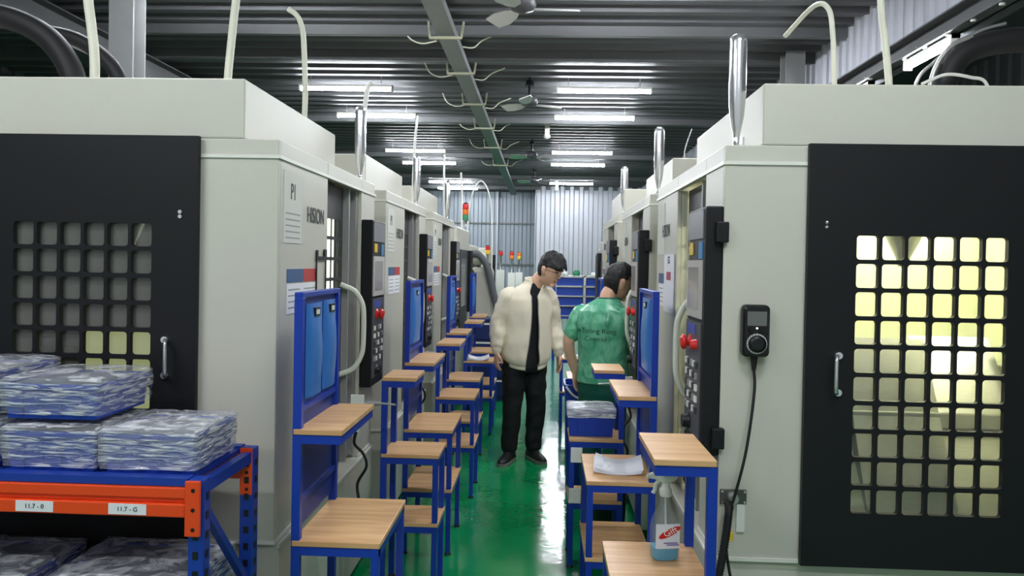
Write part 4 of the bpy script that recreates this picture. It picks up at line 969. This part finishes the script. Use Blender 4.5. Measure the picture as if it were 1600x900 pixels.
# --- man in the cream jacket, standing in the aisle and looking down to his left
def man_cream():
    th = .42; O = (-.115, 6.14, 0)
    torso = [(.80,-.02,0,.165,.115),(.95,-.01,0,.165,.115),(1.15,0,0,.172,.118),(1.30,0,0,.182,.115),(1.37,.005,0,.165,.10),(1.42,.028,-.018,.10,.08),(1.45,.045,-.03,.062,.06)]
    jack = [(.835,-.015,0,.190,.150),(.87,-.015,0,.205,.162),(.95,-.01,0,.208,.16),(1.10,0,0,.205,.152),(1.22,0,0,.207,.148),(1.31,0,.0,.207,.137),(1.365,.004,.002,.178,.118),(1.405,.022,-.012,.128,.100),(1.435,.040,-.024,.092,.086),(1.462,.052,-.034,.080,.080)]
    aL = [(-.178,0,1.355),(-.245,.02,1.13),(-.27,-.02,.905)]; aR = [(.178,0,1.355),(.250,.035,1.10),(.268,-.03,.87)]
    F = Vector((.78,-.50,-.36)).normalized(); U = (Vector((.34,-.16,1))); U = (U-F*U.dot(F)).normalized(); C = Vector((.060, 6.07, 1.545))
    legs = [[(-.115,0,.80),(-.122,-.01,.45),(-.140,.01,.09)],[(.075,0,.80),(.085,-.01,.45),(.075,.015,.09)]]
    f = Vector((math.sin(th), -math.cos(th), 0)); s = Vector((math.cos(th), math.sin(th), 0)); Ov = Vector(O)
    W_ = lambda p: Ov+s*p[0]-f*p[1]+Vector((0,0,p[2]))
    hands = [(W_(aL[-1]), Vector((-.02,-.06,-1)), s, f, .35, 1.02), (W_(aR[-1]), Vector((.12,-.10,-1)), -s, f, .35, 1.02)]
    mb, w_, at = person(O, th, 0, torso, None, [(aL, [.052,.042,.030]), (aR, [.052,.042,.030])], legs, C, F, U, 1.02, hands)
    body = fuse(mb.build('person', SKIN), .006, 3)
    face_mats(body, C, F, U, 1.02)
    tag(body, 'standing man in a cream bomber jacket and black trousers, looking down to the right', 'person')
    # tee
    t = MB(); rings = []
    for k in range(16):
        z = .80+(1.445-.80)*k/15; cx, cy, hw_, hd = interp(torso, z); rings.append([w_((cx+hw_*math.cos(a), cy+hd*math.sin(a), z)) for a in [2*PI*q/28 for q in range(28)]])
    t.loft(rings, cap=False).build('tee_shirt', BLKT, body)
    # jacket body, open at the front
    J = MB(); rings = []; N = 60; gaps = [(.83,.30),(1.0,.20),(1.2,.13),(1.34,.13),(1.40,.32),(1.47,.80)]
    for k in range(34):
        z = .835+(1.462-.835)*k/33; cx, cy, hw_, hd = interp(jack, z); g = interp(gaps, z)[0]; ring = []
        for q in range(N+1):
            a = g+(2*PI-2*g)*q/N; c_, s_ = math.cos(a), math.sin(a)
            fold = (.010*noise.noise(Vector((c_*2, s_*2, z*5)))+.006*noise.noise(Vector((c_*5, s_*5, z*11)))) if z < 1.4 else 0
            fold += .004*math.sin(a*9)*max(0, 1-abs(z-.9)/.07)
            dz = -.05*max(0, c_)*(1-min(1, (z-.835)/.3)) if z < 1.135 else 0
            ring.append(w_((cx+(hw_+fold)*s_, cy-(hd+fold)*c_, z+dz)))
        rings.append(ring)
    jo = J.loft(rings, closed_ring=False, cap=False).build('jacket', CREAMJ, body); add_solid(jo, .010)
    for side in (0, N):
        MB().tube([r_[side] for r_ in rings[:28]], .005, 6).build('zipper', mat('zip_grey', (150, 146, 136), .4, .5), jo)
    # ribbed hem and collar
    for nm, z0, z1, e in (('hem_band', .800, .845, -.012), ('collar', 1.440, 1.485, .004)):
        b = MB(); rings = []
        for k in range(5):
            z = z0+(z1-z0)*k/4; cx, cy, hw_, hd = interp(jack, max(.84, min(z, 1.46))); g = interp(gaps, z)[0]; ring = []
            for q in range(121):
                a = g+(2*PI-2*g)*q/120; rib = .0025*(q % 2); ring.append(w_((cx+(hw_+e+rib)*math.sin(a), cy-(hd+e+rib)*math.cos(a), z+(-.05*max(0, math.cos(a)) if z < 1 else -.012*math.cos(a)))))
            rings.append(ring)
        add_solid(b.loft(rings, closed_ring=False, cap=False).build(nm, CREAMJ, jo), .008, 0)
    for i, a in enumerate((aL, aR)):
        m = limb(MB(), [w_((a[0][0]*.80, 0, 1.372)), w_((a[0][0]*1.02, .0, 1.335)), w_(((a[0][0]*.6+a[1][0]*.4), .008, 1.25)), w_(a[1]), w_((a[1][0]*.55+a[2][0]*.45, .0, a[1][2]*.55+a[2][2]*.45)), w_((a[2][0], a[2][1]+.004, a[2][2]+.035))], [.050,.070,.072,.066,.064,.054], 22, 8, None, .010, i*5)
        m.build('sleeve', CREAMJ, jo)
        limb(MB(), [w_((a[2][0], a[2][1]+.003, a[2][2]+.04)), w_((a[2][0], a[2][1], a[2][2]-.005))], [.044,.041], 18, 4).build('cuff', CREAMJ, jo)
    # trousers
    T = MB(); rings = []
    for z, cx, hw_, hd in ((.99,-.015,.165,.118),(.92,-.018,.172,.125),(.84,-.02,.180,.135),(.77,-.02,.182,.135),(.73,-.02,.165,.12)):
        rings.append([w_((cx+hw_*math.cos(a), hd*math.sin(a), z)) for a in [2*PI*q/28 for q in range(28)]])
    T.loft(rings)
    for i, l in enumerate(legs): limb(T, [w_((l[0][0], 0, .80)), w_((l[0][0], 0, .62)), w_((l[1][0], -.005, .45)), w_((l[2][0]*.5+l[1][0]*.5, .005, .25)), w_((l[2][0], .012, .10))], [.098,.094,.080,.072,.066], 20, 7, None, .010, i*3)
    fuse(T.build('trousers', TROU, body), .008, 3)
    shoe(body, w_((-.140, .0, 0)), (-.35, -1)); shoe(body, w_((.075, .01, 0)), (.55, -1))
    # hair: full on top with a fringe, clear of the face and ears
    keep = lambda x, y, z: (z > .42) or (y < .15 and z > -.05 and not (abs(x) > .70 and -.40 < y and z < .22)) or (y < -.35 and z > -.42) or (y >= .15 and z > .30 and abs(x) > .25)
    h = hair_geo(C, F, U, 1.02, 3, keep, lambda x, y, z: .008+.022*max(0, z)+(.012 if y > .2 and z > .2 else 0)+(.008 if z > .5 and y < 0 else 0))
    add_solid(h.build('hair', HAIR, body), .012)
    for k in range(46):
        a = k*2.4; q = math.sqrt((k+.5)/46); x, y = .062*q*math.cos(a), .085*q*math.sin(a); zz = .118*math.sqrt(max(.05, 1-(x/.08)**2-(y/.10)**2))+.022
        p = at(x, y, zz); MB().tube([p, p+(U*.8+F*(.7 if y > 0 else -.3)+Vector((noise.noise(p*40), noise.noise(p*50), 0))*.5)*.016, p+(U*.4+F*(1.5 if y > 0 else -.5))*.022], [.010,.008,.002], 6).build('hair_lock', HAIR, body)
    # glasses
    g = MB()
    for s_ in (-1, 1): g.tube([at(s_*.032+.021*math.cos(a), .104-.004*abs(math.cos(a)), .012+.017*math.sin(a)) for a in [2*PI*k/16 for k in range(17)]], .0018, 6); g.tube([at(s_*.053, .10, .016), at(s_*.078, .06, .018), at(s_*.082, -.01, .014)], .0017, 6)
    g.tube([at(-.011, .105, .016), at(.011, .105, .016)], .0017, 6).build('glasses', BLK, body)
man_cream()

# --- operator in green, seen from behind at the second right machine
def man_green():
    th = 2.52; O = (.418, 5.12, 0)
    torso = [(.80,0,0,.160,.105),(.95,0,0,.150,.105),(1.10,0,0,.165,.112),(1.22,0,0,.182,.115),(1.29,0,.0,.165,.10),(1.335,0,-.005,.10,.08),(1.36,.0,-.02,.058,.056)]
    shirt = [(.72,0,0,.190,.140),(.81,0,0,.188,.136),(.95,0,0,.180,.130),(1.10,0,0,.184,.132),(1.22,0,0,.196,.132),(1.285,0,.0,.182,.118),(1.332,0,-.006,.128,.098),(1.362,-.012,-.022,.086,.082),(1.378,-.018,-.03,.074,.074)]
    # image-left arm hangs (body-space +x lies to the image left), the other reaches to the machine
    aH = [(.178,0,1.275),(.245,.05,1.07),(.235,-.02,.86)]; aP = [(-.168,0,1.275),(-.150,-.07,1.05),(.04,-.20,1.06)]
    F = Vector((.90,.36,-.22)).normalized(); U = Vector((.16,.05,1)); U = (U-F*U.dot(F)).normalized(); C = Vector((.515, 5.17, 1.478))
    legs = [[(-.09,0,.78),(-.09,-.01,.43),(-.09,.01,.09)],[(.09,0,.78),(.09,-.01,.43),(.09,.015,.09)]]
    f = Vector((math.sin(th), -math.cos(th), 0)); s = Vector((math.cos(th), math.sin(th), 0)); Ov = Vector(O)
    W_ = lambda p: Ov+s*p[0]-f*p[1]+Vector((0,0,p[2]))
    hands = [(W_(aH[-1]), Vector((.05,.02,-1))+f*.15, -s, f, .4, 1.), (W_(aP[-1]), Vector((-.05,1,-.1)), Vector((0,0,-1)), -s, .4, 1.)]
    mb, w_, at = person(O, th, 0, torso, None, [(aH, [.050,.042,.030]), (aP, [.050,.042,.030])], legs, C, F, U, 1., hands)
    body = fuse(mb.build('person', SKIN), .006, 3)
    face_mats(body, C, F, U, 1.)
    tag(body, 'man in a shiny green printed shirt, seen from behind, working at a machine', 'person')
    def surf(a, z, e=0.):
        cx, cy, hw_, hd = interp(shirt, z); c_, s_ = math.cos(a), math.sin(a)
        fold = .009*noise.noise(Vector((c_*2.2+9, s_*2.2, z*4+a)))+.006*noise.noise(Vector((c_*4+3, s_*4, z*9-a*3))) if z < 1.3 else 0
        return w_((cx+(hw_+fold+e)*s_, cy-(hd+fold+e)*c_, z))
    J = MB(); rings = []
    for k in range(40): rings.append([surf(2*PI*q/64, .81+(1.378-.81)*k/39) for q in range(64)])
    sh = J.loft(rings, cap=False).build('shirt', GREENS, body); add_solid(sh, .006)
    MB().loft([[surf(2*PI*q/40, 1.372+.014*k, .003-.004*k) for q in range(40)] for k in range(2)], cap=False).build('collar', mat('dark_green_collar', (30, 92, 74), .5), sh)
    for i, a in enumerate((aH, aP)):
        e = Vector(a[1]); b = Vector(a[0])
        pts = [(b.x*.78, 0, 1.285), (b.x*1.02, 0, 1.262), tuple(b*.62+e*.38), tuple(b*.22+e*.78)]
        limb(MB(), [w_(p) for p in pts], [.050,.066,.066,.062], 20, 7, None, .006, i*4+2).build('sleeve', GREENS, sh)
    # print across the back, wrapped onto the shirt
    inkm = mat('shirt_print', (16, 70, 62), .5)
    for body_txt, zc, size, sp in (('Cao Tuong Rung', 1.165, .046, 1.0), ('Control', 1.112, .044, 1.0)):
        o = text('shirt_print', body_txt, size, (0,0,0), (0,0,0), inkm, sh, 1., .0)
        for v in o.data.vertices:
            u, z = v.co.x, v.co.y; a = PI-(u-.01+(.025 if size < .045 else 0))/.19*1.15*-1
            v.co = surf(a, zc+z, .006)
        o.data.update()
    T = MB(); rings = []
    for z, hw_, hd in ((.90,.160,.115),(.82,.178,.130),(.75,.182,.132),(.66,.17,.12)): rings.append([w_((hw_*math.cos(a), hd*math.sin(a), z)) for a in [2*PI*q/28 for q in range(28)]])
    T.loft(rings)
    for i, l in enumerate(legs): limb(T, [w_((l[0][0], 0, .76)), w_((l[0][0], 0, .6)), w_((l[1][0], -.005, .43)), w_((l[2][0], .01, .25)), w_((l[2][0], .012, .09))], [.09,.086,.074,.066,.062], 20, 7, None, .006, i*3+1)
    fuse(T.build('trousers', TEALT, body), .008, 3)
    shoe(body, w_((-.09, .02, 0)), (.2, 1)); shoe(body, w_((.09, .02, 0)), (.2, 1))
    keep = lambda x, y, z: (z > .46) or (y < .25 and z > .02 and not (abs(x) > .70 and -.36 < y and z < .22)) or (y < -.30 and z > -.58)
    h = hair_geo(C, F, U, 1., 8, keep, lambda x, y, z: .007+.018*max(0, z))
    add_solid(h.build('hair', HAIR, body), .010)
man_green()
